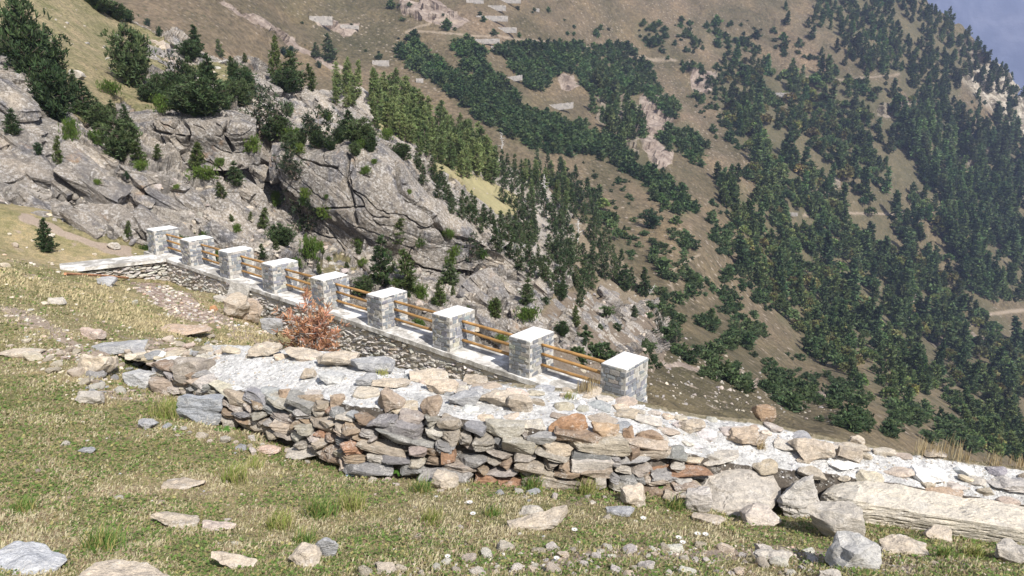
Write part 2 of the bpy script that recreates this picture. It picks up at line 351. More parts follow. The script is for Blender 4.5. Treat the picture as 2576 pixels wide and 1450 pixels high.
# --- the sunlit spur behind it
SPUR = [
 [(700,330,88),(830,380,88),(940,450,88),(1050,540,88),(1130,600,88),(1210,680,88),(1310,740,88),(1390,800,88),(1490,860,84),(1620,930,90),(1720,930,160)],
 [(720,265,100),(850,290,100),(950,360,100),(1060,420,105),(1140,480,110),(1220,540,112),(1320,620,112),(1400,700,108),(1500,770,105),(1600,850,110),(1700,860,180)],
 [(720,245,110),(850,262,115),(955,310,120),(1070,360,130),(1160,420,140),(1245,480,145),(1360,560,145),(1450,650,140),(1540,730,135),(1630,810,135),(1700,820,190)],
 [(720,230,120),(850,240,130),(960,268,145),(1080,315,165),(1180,365,175),(1270,425,180),(1400,500,180),(1500,590,175),(1585,680,165),(1665,770,160),(1730,790,210)],
 [(740,280,140),(870,290,150),(980,330,170),(1100,380,190),(1200,430,200),(1290,490,205),(1420,560,205),(1520,650,200),(1600,740,190),(1690,830,180),(1750,840,230)]]
nr, nc = 220, 420
px, py, z, V = sheet(SPUR, nr, nc)
sun_tint = np.maximum(sstep(15, -15, sdpoly(px, py, [(1090,400),(1130,400),(1300,500),(1290,540),(1240,535),(1150,460),(1100,440)])), sstep(12, -12, sdpoly(px, py, [(920,290),(980,300),(980,360),(925,330)])))  # mask of painted sunlight, brightens the grass colour
gr = np.clip(.28 + .35 * fbm(V / 9, 4, 31) + sun_tint, 0, 1); gr = np.where(px > 1440, .8, gr)
palem = np.maximum.reduce([sstep(10, -10, sdpoly(px, py, p)) for p in ([(995,240),(1035,245),(1060,330),(1040,350),(1000,310)], [(855,245),(915,270),(925,320),(870,300)], [(1150,420),(1230,450),(1240,480),(1180,450)])])
n = vnormals(V, nr, nc); f1, f2, r, v = worley(np.stack([V @ E1, V @ E2, V @ E3], -1) / np.array([9, 6, 3]) + .4 * fbm(V / 8, 3, 4)[:, None], 3)
V = V + n * ((1 - gr) * 3.5 * ((r[3] - .5) + (v * (np.stack(r[:3], -1) - .5)).sum(-1) * .8) + 1.6 * fbm(V / 8, 5, 2) + 3 * palem)[:, None]
spur = mk('rocky_spur', V, gridF(nr, nc), hill.data.materials[0], attrs=dict(grass=gr * (1 - palem), pale=np.maximum(palem, .4), crack=0 * gr, dry=sstep(1380, 1460, px) * .8, sun_tint=sun_tint * .8), smooth=False)
tag(spur, kind='structure'); BV_SPUR = bvh(spur)

# --- the great slope across the ravine
CP = np.array([(1450,870,60),(1650,1000,55),(1900,1040,72),(2100,1060,95),(2400,1140,130),(900,0,400),(1240,45,410),(1500,200,440),(1900,200,520),
 (2300,100,620),(2500,250,620),(2200,500,430),(2100,700,340),(2500,700,420),(2350,900,310),(1700,650,200),(1750,880,120),(2000,980,150),(1600,400,330),
 (1900,500,350),(2576,300,640),(600,100,260),(400,0,240),(0,0,190),(100,-300,260),(800,120,320),(700,200,270),(300,-200,300),(1300,-350,620),(2000,-350,760),(2400,-200,760),
 (1100,200,330),(1250,350,280),(1350,450,250),(1500,600,205),(1560,760,150),(1560,850,100),(2576,1000,300),(2576,1180,170),(2900,500,600),(2900,900,420),(2900,1250,200),(3400,1350,180),(3500,900,480),
 (1900,1250,45),(1400,1200,35),(2400,1330,75),(1000,800,110),(700,500,150),(1200,1000,50),(2050,850,235),(1850,700,240)], float)
def tps(P, Z, lam=1e-4):
    def K(a, b):
        r2 = ((a[:, None] - b[None]) ** 2).sum(-1); return np.where(r2 > 0, .5 * r2 * np.log(r2 + 1e-20), 0)
    n = len(P); A = np.zeros((n + 3, n + 3)); A[:n, :n] = K(P, P) + lam * np.eye(n); A[:n, n] = 1; A[:n, n + 1:] = P; A[n:, :n] = A[:n, n:].T
    w = np.linalg.solve(A, np.concatenate([Z, np.zeros(3)]))
    def f(Q):
        o = np.empty(len(Q))
        for k in range(0, len(Q), 40000):
            q = Q[k:k + 40000]; o[k:k + 40000] = K(q, P) @ w[:n] + w[n] + q @ w[n + 1:]
        return o
    return f
cz = tps(CP[:, :2] / 1000, np.log(CP[:, 2]), 3e-3)
nc, nr = 1000, 520
xs = np.linspace(0, 3500, nc)
top = np.interp(xs, [0, 1000, 2000, 2150, 2290, 2340, 2385, 2430, 2475, 2520, 2560, 2640, 2750, 2900, 3500], [-380, -420, -350, -190, -50, 5, 38, 85, 135, 185, 232, 330, 440, 620, 1150]) + 6 * np.sin(xs / 17) + 4 * np.sin(xs / 7.3)
bot = np.interp(xs, [0, 350, 700, 1000, 1400, 1900, 2400, 2900, 3500], [200, 430, 560, 800, 1150, 1200, 1300, 1450, 1650])
tt = np.linspace(0, 1, nr)[:, None]; px = np.broadcast_to(xs, (nr, nc)); py = bot + (top - bot) * np.minimum(tt / .96, 1) ** .9
z = np.exp(cz(np.stack([px.ravel(), py.ravel()], -1) / 1000)).reshape(nr, nc)
back = np.clip((tt - .96) / .04, 0, 1); z = z * (1 + .35 * back); py = py + 260 * back
px, py, z = px.ravel(), py.ravel(), z.ravel(); V = W(px, py, z)
n = vnormals(V, nr, nc); wx, wy = warp(px, py, z, 16, 40); px0, py0 = px, py
scars = [[(1600,250),(1640,235),(1690,300),(1700,350),(1690,420),(1650,430),(1620,380),(1600,320)], [(1500,240),(1560,235),(1620,300),(1600,400),(1560,340),(1500,300)],
 [(1400,195),(1440,200),(1450,230),(1420,240)], [(1000,0),(1100,10),(1180,60),(1150,100),(1060,75),(1000,40)], [(520,0),(600,20),(720,90),(860,160),(860,180),(760,130),(640,60)],
 [(2030,470),(2110,440),(2110,470),(2040,520)], [(2225,800),(2270,710),(2300,760),(2340,830),(2380,850),(2360,870),(2300,820),(2240,740)], [(2200,280),(2320,230),(2330,245),(2230,300),(2200,300)],
 [(2420,100),(2500,110),(2480,150),(2420,130)], [(1560,860),(1660,900),(1900,960),(1910,975),(1700,925),(1560,880)], [(1720,160),(1800,190),(1790,230),(1740,200)], [(2040,990),(2110,1000),(2060,1030)], [(2450,840),(2520,860),(2500,920),(2440,880)], [(780,40),(900,62),(880,80),(800,66)],[(2380,380),(2460,330),(2500,400),(2440,420)]]
rock = np.maximum.reduce([sstep(9, -9, sdpoly(wx, wy, p)) for p in scars])
palef = sstep(14, -10, sdpoly(wx, wy, [(2470,160),(2530,165),(2600,240),(2640,360),(2600,370),(2540,290),(2490,270),(2420,200)]))
sc_l = [[(800,40),(1000,120),(1150,220)],[(1480,30),(1560,110),(1680,210),(1760,330),(1900,470)],[(1500,480),(1650,640),(1760,760)],[(1760,160),(1900,300)],[(1700,600),(1900,760),(1960,860)],[(1440,860),(1600,930),(1800,1010)],[(1680,20),(1740,60),(1800,80)]]
scree = np.maximum.reduce([sstep(55, 0, sdline(wx, wy, l)) for l in sc_l])
path = np.maximum.reduce([sstep(w, w * .3, sdline(px + .25 * (wx - px), py + .25 * (wy - py), l)) for w, l in ((5, [(2020,545),(2100,540),(2200,536),(2340,536)]), (7, [(2370,850),(2400,828),(2440,822),(2470,800),(2576,785)]), (4.5, [(2110,440),(2060,500),(2020,545)]),
   (4, [(1230,100),(1400,118),(1560,122),(1700,150)]), (3, [(1180,65),(1020,92),(1150,105),(1230,100)]), (4, [(1700,720),(1690,690),(1710,660),(1760,640)]), (4,[(2270,760),(2310,800),(2360,850),(2410,880),(2420,930)]),(3,[(1990,195),(2120,215),(2260,190)]),(3,[(2380,560),(2440,575),(2500,560)])) ])
q = V @ np.array([[.78, .62, 0], [-.62, .78, 0], [0, 0, 1.]]).T
rel = z * (.018 * fbm(q / np.array([55, 170, 120]), 5, 41) + .004 * fbm(V / 14, 4, 44))
f1, f2, r, v = worley(V / np.array([9, 9, 9]) + .3 * fbm(V / 10, 3, 1)[:, None], 8)
rel += rock * z * .012 * ((r[3] - .5) + (v * (np.stack(r[:3], -1) - .5)).sum(-1)) + palef * z * .012 * (r[3] - .5)
rel += .35 * fbm(V / 2.2, 3, 77) * sstep(140, 60, z)
V = V + n * rel[:, None] * (1 - np.clip(back, 0, 1)).repeat(nc, 1).ravel()[:, None]
# dense vegetation zones (also used to plant the trees)
ZONES = [  # name, density, polygon
 ('mugo', 1, [(1000,122),(1060,128),(1150,190),(1220,240),(1280,265),(1400,325),(1470,345),(1480,360),(1440,400),(1400,395),(1340,380),(1240,320),(1150,255),(1070,190),(1010,150)]),
 ('mugo', 1, [(1128,108),(1185,108),(1215,140),(1230,180),(1290,250),(1330,280),(1400,300),(1470,320),(1470,350),(1400,345),(1280,280),(1200,210),(1150,150)]),
 ('mugo', 1, [(1250,135),(1290,118),(1400,118),(1470,120),(1480,130),(1560,108),(1600,130),(1640,180),(1700,270),(1712,300),(1690,305),(1640,250),(1600,235),(1540,240),(1500,250),(1440,190),(1400,175),(1370,230),(1320,215)]),
 ('pine', .8, [(1480,230),(1600,230),(1600,290),(1620,380),(1660,440),(1600,420),(1540,360),(1500,290)]),
 ('mugo', .8, [(1690,330),(1750,330),(1775,370),(1760,420),(1700,390),(1660,360)]),
 ('mugo', .8, [(1430,345),(1540,350),(1600,400),(1560,430),(1500,400),(1450,385)]),
 ('mugo', .75, [(1580,430),(1640,420),(1720,490),(1750,540),(1700,545),(1640,500)]),
 ('pine', .8, [(1800,440),(1870,470),(1885,540),(1850,580),(1810,520)]),
 ('mugo', .5, [(1600,60),(1690,80),(1680,120),(1620,110)]),
 ('mugo', .5, [(1690,70),(1800,60),(1900,110),(1850,150),(1720,110)]),
 ('pine', .95, [(2030,-80),(2330,-20),(2400,40),(2480,130),(2576,240),(2560,330),(2500,250),(2420,190),(2400,260),(2330,330),(2300,260),(2270,200),(2160,160),(2060,60)]),
 ('pine', .3, [(1940,10),(2060,60),(2160,160),(2250,160),(2240,220),(2120,180),(1990,90)]),
 ('mixed', .95, [(1790,165),(1860,150),(1990,195),(2110,205),(2230,225),(2300,260),(2210,300),(2120,330),(2110,430),(2040,460),(1940,440),(1850,340),(1800,240)]),
 ('spruce', .95, [(2260,290),(2340,270),(2420,330),(2500,310),(2640,400),(2640,740),(2560,770),(2440,730),(2360,560),(2300,420)]),
 ('mixed', .9, [(1900,330),(2100,440),(2110,530),(2240,600),(2330,700),(2420,800),(2390,850),(2350,880),(2250,830),(2120,860),(1990,830),(1940,750),(1880,700),(1860,640),(1880,560),(1900,450)]),
 ('mixed', .55, [(1990,800),(2100,830),(2250,840),(2370,900),(2450,960),(2576,1090),(2640,1180),(2500,1150),(2350,1080),(2220,1030),(2100,930),(2000,880)]),
 ('mixed', .6, [(2120,440),(2330,460),(2360,560),(2440,720),(2540,830),(2576,900),(2480,880),(2380,780),(2270,640),(2110,530)]),
 ('mixed', .55, [(2380,860),(2500,880),(2640,900),(2640,1150),(2560,1090),(2440,960)]),
 ('mixed', .85, [(2100,320),(2210,300),(2320,300),(2350,460),(2120,445)]),
 ('mixed', .45, [(1300,450),(1500,500),(1600,640),(1560,620),(1450,560)]),
]
green = np.zeros(len(px))
for k, d, p in ZONES: green = np.maximum(green, d * sstep(12, -6, sdpoly(wx, wy, p)))
green = green * (1 - path) * (1 - .7 * palef)
slope = mk('mountain_slope', V, gridF(nr, nc), mat_farslope(), attrs=dict(rock=rock, paleface=palef, scree=scree, path=path * .6, green=green), smooth=False)
tag(slope, kind='structure'); BV_SLOPE = bvh(slope)

# --- blue mountain in the distance
nr, nc = 200, 160
gx, gy = np.meshgrid(np.linspace(1500, 4300, nc), np.linspace(1500, -70, nr)); zz = 4000 + 500 * (np.linspace(0, 1, nr)[:, None] + 0 * gx)
V = W(gx.ravel(), gy.ravel(), zz.ravel()); nn = vnormals(V, nr, nc)
V = V + nn * (160 * fbm(V / 600, 6, 61))[:, None]
tag(mk('distant_mountain', V, gridF(nr, nc), mat_blue(), smooth=True), kind='structure')

# --- the meadow with the hollow in front of the wall
WYAW = 0.6752; WO = np.array([2.8529, 16.9554, -7.9141]); D1 = np.array([-math.cos(WYAW), math.sin(WYAW), 0.0143]); D2 = np.array([math.sin(WYAW), math.cos(WYAW), 0]); SPC = 3.0131
MP = [(0,1450,5.5),(700,1450,5.7),(1288,1450,6),(2000,1450,6.3),(2576,1450,6.6),(2576,1375,9.2),(2350,1345,9.55),(1850,1312,9.8),(430,1000,13),(640,1090,11.7),(880,1190,10.3),(1300,1222,10),(1700,1255,10.0),(2100,1305,9.85),(0,1200,8.5),(0,900,14),(0,800,17),
      (0,650,25),(0,540,33.5),(-300,520,33),(-300,900,15),(150,672,31),(300,800,20),(600,830,22),(700,850,22),(420,722,31),(560,748,29.6),(620,800,27),(330,720,29),(240,870,15.5),(120,630,33),(250,640,34),(400,850,18.5)]
P = [tuple(W(*m)) for m in MP] + [(0,0,-1.6),(-5,0,-1.7),(5,0,-1.9),(0,-6,.6),(-10,-6,.8),(10,-6,0),(-12,5,-3.6),(-22,10,-4.2),(-36,25,-4.2),(9.5,7,-5.7),(14,2,-4.9),
     (5,13,-7.6),(8,12,-7.6),(11,10.5,-7.6),(14,15,-14),(7,18,-14),(4,15.5,-11),(2,15.5,-9.6),(0,17,-9.8),(-2.5,19.5,-9.9),(-5,21.5,-9.9),(-3,15,-8.2),(-5.5,17,-7.8),(20,25,-20),(0,12.6,-6.6)]
P = np.array(P); hz = tps(P[:, :2] / 10, P[:, 2], 2e-3)
WA, WB = W(-60, 1000, 14), None
def footline(x):     # y of the foot/back of the front wall, used to lower the ground behind it
    return np.interp(x, [-6, -4, -2.3, .1, 2.2, 4, 6, 9], [12.2, 10.8, 9.4, 9.1, 8.8, 8.4, 7.9, 7.3])
def gheight(x, y, detail=True):
    x = np.asarray(x, float); y = np.asarray(y, float); sh = x.shape
    h = hz(np.stack([x.ravel(), y.ravel()], -1) / 10).reshape(sh)
    rx, ry = x - WO[0], y - WO[1]; al = rx * D1[0] + ry * D1[1]; ac = rx * D2[0] + ry * D2[1]
    h = h - np.clip((ac - .6) * 1.6, 0, 9) * sstep(-3, -1, al) * sstep(25.0, 23.5, al)
    if detail:
        p = np.stack([x, y, 0 * x], -1)
        h = h + .10 * fbm(p / 1.6, 4, 51) + .035 * fbm(p / .35, 4, 52)
    return h
na, nr = 760, 640
az = np.radians(np.concatenate([np.linspace(-75, -42, 60), np.linspace(-42, 42, 640), np.linspace(42, 75, 60)])); rr = np.exp(np.linspace(math.log(2.5), math.log(52), nr))
A2, R2 = np.meshgrid(az, rr); X, Y = R2 * np.sin(A2), R2 * np.cos(A2)
H = gheight(X, Y); V = np.stack([X, Y, H], -1).reshape(-1, 3)
d = V[:, 1] * cp - V[:, 2] * sp_; u = V[:, 1] * sp_ + V[:, 2] * cp; mpx = 1288 + V[:, 0] / d * FPX; mpy = 725 - u / d * FPX
q_ = np.stack([V[:, 0], V[:, 1], 0 * V[:, 0]], -1) / 1.3; mpx = mpx + 26 * fbm(q_, 4, 5); mpy = mpy + 14 * fbm(q_ + 7, 4, 6)
gravel = sstep(10, -10, sdpoly(mpx, mpy, [(325,725),(400,722),(470,745),(520,790),(560,800),(520,830),(440,800),(360,750)]))
dirt = np.maximum.reduce([sstep(26, 4, sdline(mpx, mpy, l)) for l in ([(-40,770),(100,820),(180,870),(230,900)], [(60,905),(200,900),(330,880),(430,870)], [(200,940),(260,1000),(420,1010)], [(600,1060),(660,1100),(820,1160)], [(1300,1440),(1500,1390),(1700,1400),(2000,1390),(2400,1440)], [(560,800),(600,850),(700,880)],[(60,560),(250,625),(330,640)])]) * .75
dirt = np.maximum(dirt, .5 * sstep(.22, .38, fbm(q_ * 1.4 + 3, 4, 17)))
meadow = mk('meadow_ground', V, gridF(nr, na), mat_meadow(), attrs=dict(gravel=gravel, dirt=dirt), smooth=False)
tag(meadow, kind='structure'); BV_MEADOW = bvh(meadow)
# the same ground close to and behind the viewpoint
a3 = np.radians(np.linspace(0, 360, 73)); A2, R2 = np.meshgrid(a3, [0.01, 1, 2.51]); X, Y = R2 * np.sin(A2), R2 * np.cos(A2)
V = np.stack([X, Y, gheight(X, Y)], -1).reshape(-1, 3); tag(mk('near_ground', V, gridF(3, 73), meadow.data.materials[0], attrs=dict(gravel=0 * V[:, 0], dirt=0 * V[:, 0])), kind='structure')
a3 = np.radians(np.linspace(75, 285, 60)); A2, R2 = np.meshgrid(a3, [2.5, 6, 14, 30, 52]); X, Y = R2 * np.sin(A2), R2 * np.cos(A2)
V = np.stack([X, Y, gheight(X, np.maximum(Y, -8)) + np.clip(-8 - Y, 0, 50) * .4], -1).reshape(-1, 3); tag(mk('ground_behind', V, gridF(5, 60), meadow.data.materials[0], attrs=dict(gravel=0 * V[:, 0], dirt=0 * V[:, 0])), kind='structure')

# ------------------------------------------------------------------ stone shapes
def mat_stone():
    t = T('stone'); tint = t.attr('tint', 'Color')
    sv = t.mapv((1, 1, 3.2), (.15, .1, 0)); n1 = t.noise(5, 5, .65); n2 = t.noise(9, 6, .7, sv, .3); n3 = t.noise(45, 4, .7)
    c = t.mix(tint, t.ramp(n2, (.3, (.62, .62, .64)), (.5, (1., 1., 1.)), (.7, (1.35, 1.32, 1.26))), .85, 'MULTIPLY')
    c = t.mix(c, t.ramp(n3, (.35, .72), (.65, 1.25)), .7, 'MULTIPLY')
    c = t.mix(c, (.60, .58, .54), t.math('MULTIPLY', t.ramp(n1, (.5, 0.0), (.64, .75)), t.ramp(n3, (.45, 0.0), (.6, 1.0))))
    nb = t.bump(n2, .05, .9); nb = t.bump(n3, .012, .8, nb)
    return t.out(c, nb)
def mat_mortar():
    t = T('white_mortar'); n1 = t.noise(1.8, 5, .65); n2 = t.noise(14, 5, .75); n3 = t.noise(60, 3, .7)
    c = t.ramp(n1, (.3, (.52, .51, .49)), (.5, (.74, .73, .71)), (.65, (.84, .83, .81)))
    c = t.mix(c, t.ramp(n2, (.36, (.52, .52, .53)), (.52, (1., 1., 1.))), .8, 'MULTIPLY')
    c = t.mix(c, t.ramp(n3, (.35, .7), (.6, 1.08)), .7, 'MULTIPLY')
    br = t.ramp(t.math('ADD', t.attr('bare'), t.math('MULTIPLY', t.math('SUBTRACT', n1, .5), .5)), (.4, 0.0), (.6, 1.0)); c = t.mix(c, t.ramp(n2, (.35, (.16, .145, .08)), (.6, (.33, .28, .2))), br)
    nb = t.bump(n2, .06, 1.0); nb = t.bump(n3, .015, .9, nb)
    return t.out(c, nb)
def mat_coping():
    t = T('coping_limewash'); n1 = t.noise(1.6, 6, .7, t.mapv((1, 1, 1), (0, 0, .7)), .6); n2 = t.noise(6, 5, .7)
    c = t.ramp(n1, (.42, (.32, .305, .28)), (.51, (.52, .50, .465)), (.60, (.74, .73, .71)))
    c = t.mix(c, t.ramp(n2, (.35, (.72, .71, .7)), (.55, (1., 1., 1.))), .7, 'MULTIPLY')
    return t.out(c, t.bump(n2, .02, .7))
M_STONE, M_MORTAR, M_COPE = mat_stone(), mat_mortar(), mat_coping()
def mat_simple(name, c1, c2, sc=6, bump=.01, rough=.8, stretch=(1, 1, 1)):
    t = T(name); n = t.noise(sc, 5, .65, t.mapv(stretch))
    return t.out(t.ramp(n, (.32, c1), (.68, c2)), t.bump(n, bump, .8), rough)
_cs = {}
def csphere(n):
    if n in _cs: return _cs[n]
    V = {}; L = []; F = []
    def vid(p):
        k = tuple(int(round(x * 1000)) for x in p)
        if k not in V: V[k] = len(L); L.append(p)
        return V[k]
    for ax in range(3):
        for s in (-1, 1):
            for i in range(n):
                for j in range(n):
                    q = []
                    for (a, b) in ((i, j), (i + 1, j), (i + 1, j + 1), (i, j + 1)):
                        p = [0, 0, 0]; p[ax] = s; p[(ax + 1) % 3] = 2 * a / n - 1; p[(ax + 2) % 3] = 2 * b / n - 1; q.append(vid(p))
                    F.append(q if s > 0 else q[::-1])
    A = np.array(L, float); A = A / np.linalg.norm(A, axis=1, keepdims=True); _cs[n] = (A, np.array(F)); return _cs[n]
def stone(rng, size, n=4, box=1.5, cuts=7, rough=.05, layer=0):
    d, F = csphere(n); p = np.clip(d * box, -1, 1)
    for _ in range(cuts):
        nn = rng.normal(size=3) * (1, 1, .6); nn /= np.linalg.norm(nn); k = rng.uniform(.68, 1.05)
        p = p - np.maximum(0, p @ nn - k)[:, None] * nn
    if layer:   # bedding planes step the outline
        zz = p[:, 2] * layer; st = (h3(np.floor(zz + 40 + .5 * fbm(p * 1.5 + 5, 2, 3)), zz * 0, zz * 0, int(rng.integers(999))) - .5) * .16
        p = p * np.stack([1 + st, 1 + st, 1 + 0 * st], -1)
    p = p * np.asarray(size) * .5
    s = float(np.prod(size) ** (1 / 3))
    off = rng.uniform(0, 50, 3)
    p = p + (fbm(p / s * 2.2 + off, 3, 4)[:, None] * rough * 2.2 * s) * d
    return p, F
def rotm(rz=0, rx=0, ry=0):
    return np.array(Matrix.Rotation(rz, 3, 'Z') @ Matrix.Rotation(rx, 3, 'X') @ Matrix.Rotation(ry, 3, 'Y'))
GREY = (.29, .285, .28); DGREY = (.19, .188, .185); TAN = (.40, .34, .27); BROWN = (.29, .2, .135); RUST = (.33, .195, .12); PALE = (.47, .43, .375); CREAM = (.50, .43, .345); WHITE = (.78, .77, .75); SLATE = (.34, .34, .345)
def pick(rng, pal, w):
    c = np.array(pal[rng.choice(len(pal), p=np.array(w) / sum(w))]); return np.clip(c * rng.uniform(.82, 1.2) * (1 + rng.normal(size=3) * .02), 0.02, .85)

# ------------------------------------------------------------------ the long wall with its pillars
def wpt(al, ac, h): return WO + D1 * al + D2 * ac + np.array([0, 0, h])
rng = np.random.default_rng(5)
NP_ = 9; LEN = SPC * 8 + .75; WID = 1.20
wallE = empty('retaining_wall', tuple(wpt(0, .6, -2.5)), 'long rubble stone wall with a whitewashed coping carrying the row of square pillars', 'wall')
iw = lambda V: V - np.array(wallE.location)
na_, nh = 260, 26; g = np.zeros((nh, na_, 3))
for j, h in enumerate(np.linspace(-.12, -3.2, nh)):
    for i, al in enumerate(np.linspace(-.02, LEN + .1, na_)): g[j, i] = wpt(al, .03 - .02 * h, h)
g = g.reshape(-1, 3); g = g - D2 * (.07 * fbm(g / .35, 4, 7))[:, None]
core = Bag(); core.add(iw(g), gridF(nh, na_), (.60, .56, .50))
e = np.array([wpt(a, c, h) for h in (-.12, -3.2) for a, c in ((-.02, .03), (-.02, WID), (LEN + .1, WID), (LEN + .1, .03))])
core.add(iw(e), np.array([[0, 1, 5, 4], [1, 2, 6, 5], [2, 3, 7, 6]]), (.36, .33, .3))
st = Bag()
def rubble_face(bag, P0, P1, out, hgt, hbase, rng, pal, w, s=.3, jit=.7):
    """courses of flat broken stones on a vertical face from P0 to P1 (top line), hanging down hgt metres"""
    L = np.linalg.norm(P1 - P0); e1 = (P1 - P0) / L; h = 0.02; ang = math.atan2(e1[1], e1[0])
    while h < hgt:
        ch = rng.uniform(.05, .11); x = rng.uniform(-.2, 0)
        while x < L:
            w_ = rng.uniform(.6, 1.5) * s
            V, F = stone(rng, (w_ * 1.12, rng.uniform(.26, .34), ch * rng.uniform(.75, 1.05)), 4, 1.7, 7, .07)
            c = P0 + e1 * (x + w_ / 2) + out * rng.uniform(-.17, -.10) + np.array([0, 0, -h - ch / 2 + rng.normal() * .02])
            bag.add(iw(V @ rotm(ang + rng.normal() * .2 * jit, rng.normal() * .12 * jit, rng.normal() * .12 - .1).T + c), F, pick(rng, pal, w)); x += w_ + rng.uniform(0, .05)
        h += ch
PALW = [(.54, .51, .47), (.49, .45, .40), (.45, .435, .415), (.40, .33, .26), (.60, .565, .52)]
rubble_face(st, wpt(LEN, 0, -.12), wpt(0, 0, -.12), -D2, 2.3, 0, rng, PALW, [5, 4, 3, 1, 3], .26)
# wing wall running left from the far end
wingA = wpt(LEN - .75, 1.15, 0); wingE = W(150, 668, 31.3); wingE[2] = wingA[2] - .02
wd = (wingE - wingA); wl = np.linalg.norm(wd); wd /= wl; wn = np.array([wd[1], -wd[0], 0]); wn = wn if wn @ np.array([0, -1, 0]) > 0 else -wn
rubble_face(st, wingE + wn * 1.15 + np.array([0, 0, -.1]), wingA + wn * 1.2 + np.array([0, 0, -.1]), wn, 1.5, 0, rng, PALW, [5, 4, 3, 1, 3], .26)
core.build('rubble_core', M_STONE, wallE); st.build('rubble_face', M_STONE, wallE)
cb = Bag()
def slab(bag, a0, a1, c0, c1, h0, h1, f, seed):
    n1, n2 = int((a1 - a0) / .12) + 2, int((c1 - c0) / .1) + 2
    top = np.array([[f(a, c, h1) for a in np.linspace(a0, a1, n1)] for c in np.linspace(c0, c1, n2)])
    top = top.reshape(-1, 3); top[:, 2] += .012 * fbm(top / .3, 3, seed); T3 = top.reshape(n2, n1, 3)
    T3[0] += ((.03 * fbm(T3[0] / .25, 3, 3))[:, None] * (T3[1] - T3[0]) / .1)
    bag.add(T3.reshape(-1, 3), gridF(n2, n1))
    for line in (T3[0], T3[-1][::-1], T3[:, 0][::-1], T3[:, -1]):
        lo = line.copy(); lo[:, 2] -= (h1 - h0); m = len(line); bag.add(np.concatenate([line, lo]), gridF(2, m)[:, ::-1])
slab(cb, -.0, LEN + .35, -.06, WID, -.14, 0, lambda a, c, h: iw(wpt(a, c, h)), 2)
slab(cb, -.1, wl, -.0, 1.3, -.14, .004, lambda a, c, h: iw(wingA + wd * a + wn * c + np.array([0, 0, h])), 3)
cb.build('coping', M_COPE, wallE)

# pillars
def mat_block():
    t = T('pillar_block'); tint = t.attr('tint', 'Color'); n1 = t.noise(7, 5, .7); n2 = t.noise(28, 5, .7)
    c = t.mix(tint, t.ramp(n1, (.3, .7), (.7, 1.3)), .8, 'MULTIPLY')
    c = t.mix(c, (.50, .49, .46), t.ramp(n2, (.6, 0.0), (.7, .6)))
    return t.out(c, t.bump(n2, .012, .8))
M_BLOCK = mat_block(); M_JOINT = mat_simple('pillar_mortar', (.40, .38, .345), (.56, .54, .50), 16, .01, .9)
M_CAP = mat_simple('pillar_cap_mortar', (.64, .635, .62), (.84, .84, .83), 9, .01, .85)
PA, PB, PH = .748, 1.14, 1.1
def pillar(k, low):
    al0 = SPC * k; base = wpt(al0 + PA / 2, PB / 2 + .01, 0); rng = np.random.default_rng(100 + k)
    ang = ORD[8 - k]
    e = empty('stone_pillar', tuple(base), f'{ang} grey stone block pillar with a white cap on the coping', 'pillar', 'square stone pillars along the wall')
    R = np.stack([D1 * [1, 1, 0], D2, [0, 0, 1]], 1); R[:, 0] /= np.linalg.norm(R[:, 0])
    core = Bag(); d, F = csphere(6); p = np.clip(d * 2, -1, 1)
    mn = -low; core.add((np.stack([p[:, 0] * (PA / 2 - .012), p[:, 1] * (PB / 2 - .012), mn + (p[:, 2] + 1) / 2 * (PH - .015 - mn)], -1)) @ R.T, F)
    core.build('mortar_joints', M_JOINT, e)
    b = Bag(); h = mn + .01; row = 0
    while h < PH - .04:
        ch = min(rng.uniform(.095, .15), PH - .015 - h)
        if PH - .015 - h - ch < .05: ch = PH - .015 - h
        for side in range(4):
            ln, dp = (PA, PB) if side % 2 == 0 else (PB, PA)
            a0 = -ln / 2 + (0.005 if (row + side) % 2 else .115); a1 = ln / 2 - (.115 if (row + side) % 2 else .005)
            x = a0
            while x < a1 - .03:
                w_ = min(rng.uniform(.13, .34), a1 - x)
                if a1 - x - w_ < .08: w_ = a1 - x
                V, F = stone(rng, (w_ - rng.uniform(.022, .036), .11, ch - rng.uniform(.022, .036)), 5, 2.6, 2 if rng.random() < .4 else 0, .022)
                V = V + np.array([x + w_ / 2, -dp / 2 + .05 - rng.uniform(0, .008), h + ch / 2])
                V = V @ rotm(side * math.pi / 2).T
                col = pick(rng, [(.21, .22, .24), (.26, .268, .28), (.17, .178, .192), (.33, .315, .285), (.38, .36, .32)], [4, 4, 2, 2.5, 1.2])
                b.add(V @ R.T, F, col); x += w_
        h += ch; row += 1
    b.build('stone_blocks', M_BLOCK, e)
    c = Bag(); n1, n2 = 22, 30; gx, gy = np.meshgrid(np.linspace(-1, 1, n1), np.linspace(-1, 1, n2))
    x = gx * (PA / 2 - .004); y = gy * (PB / 2 - .004); edge = np.maximum(abs(gx), abs(gy))
    P3 = np.stack([x, y, 0 * x + PH + .012 - .02 * sstep(.8, 1, edge)], -1).reshape(-1, 3)
    nz = fbm(P3 / .16 + k * 7, 4, 3 + k); P3[:, 2] += .010 * nz - .03 * (edge.ravel() > .99); P3[:, :2] *= (1 - .06 * np.abs(nz) * (edge.ravel() > .99))[:, None]
    c.add(P3 @ R.T, gridF(n2, n1)); c.build('cap', M_CAP, e, smooth=True)
    return e
ORD = ['farthest', 'second farthest', 'third farthest', 'fourth farthest', 'middle', 'fourth nearest', 'third nearest', 'second nearest', 'nearest and largest']
for k in range(9): pillar(k, 1.9 if k == 0 else 0.0)
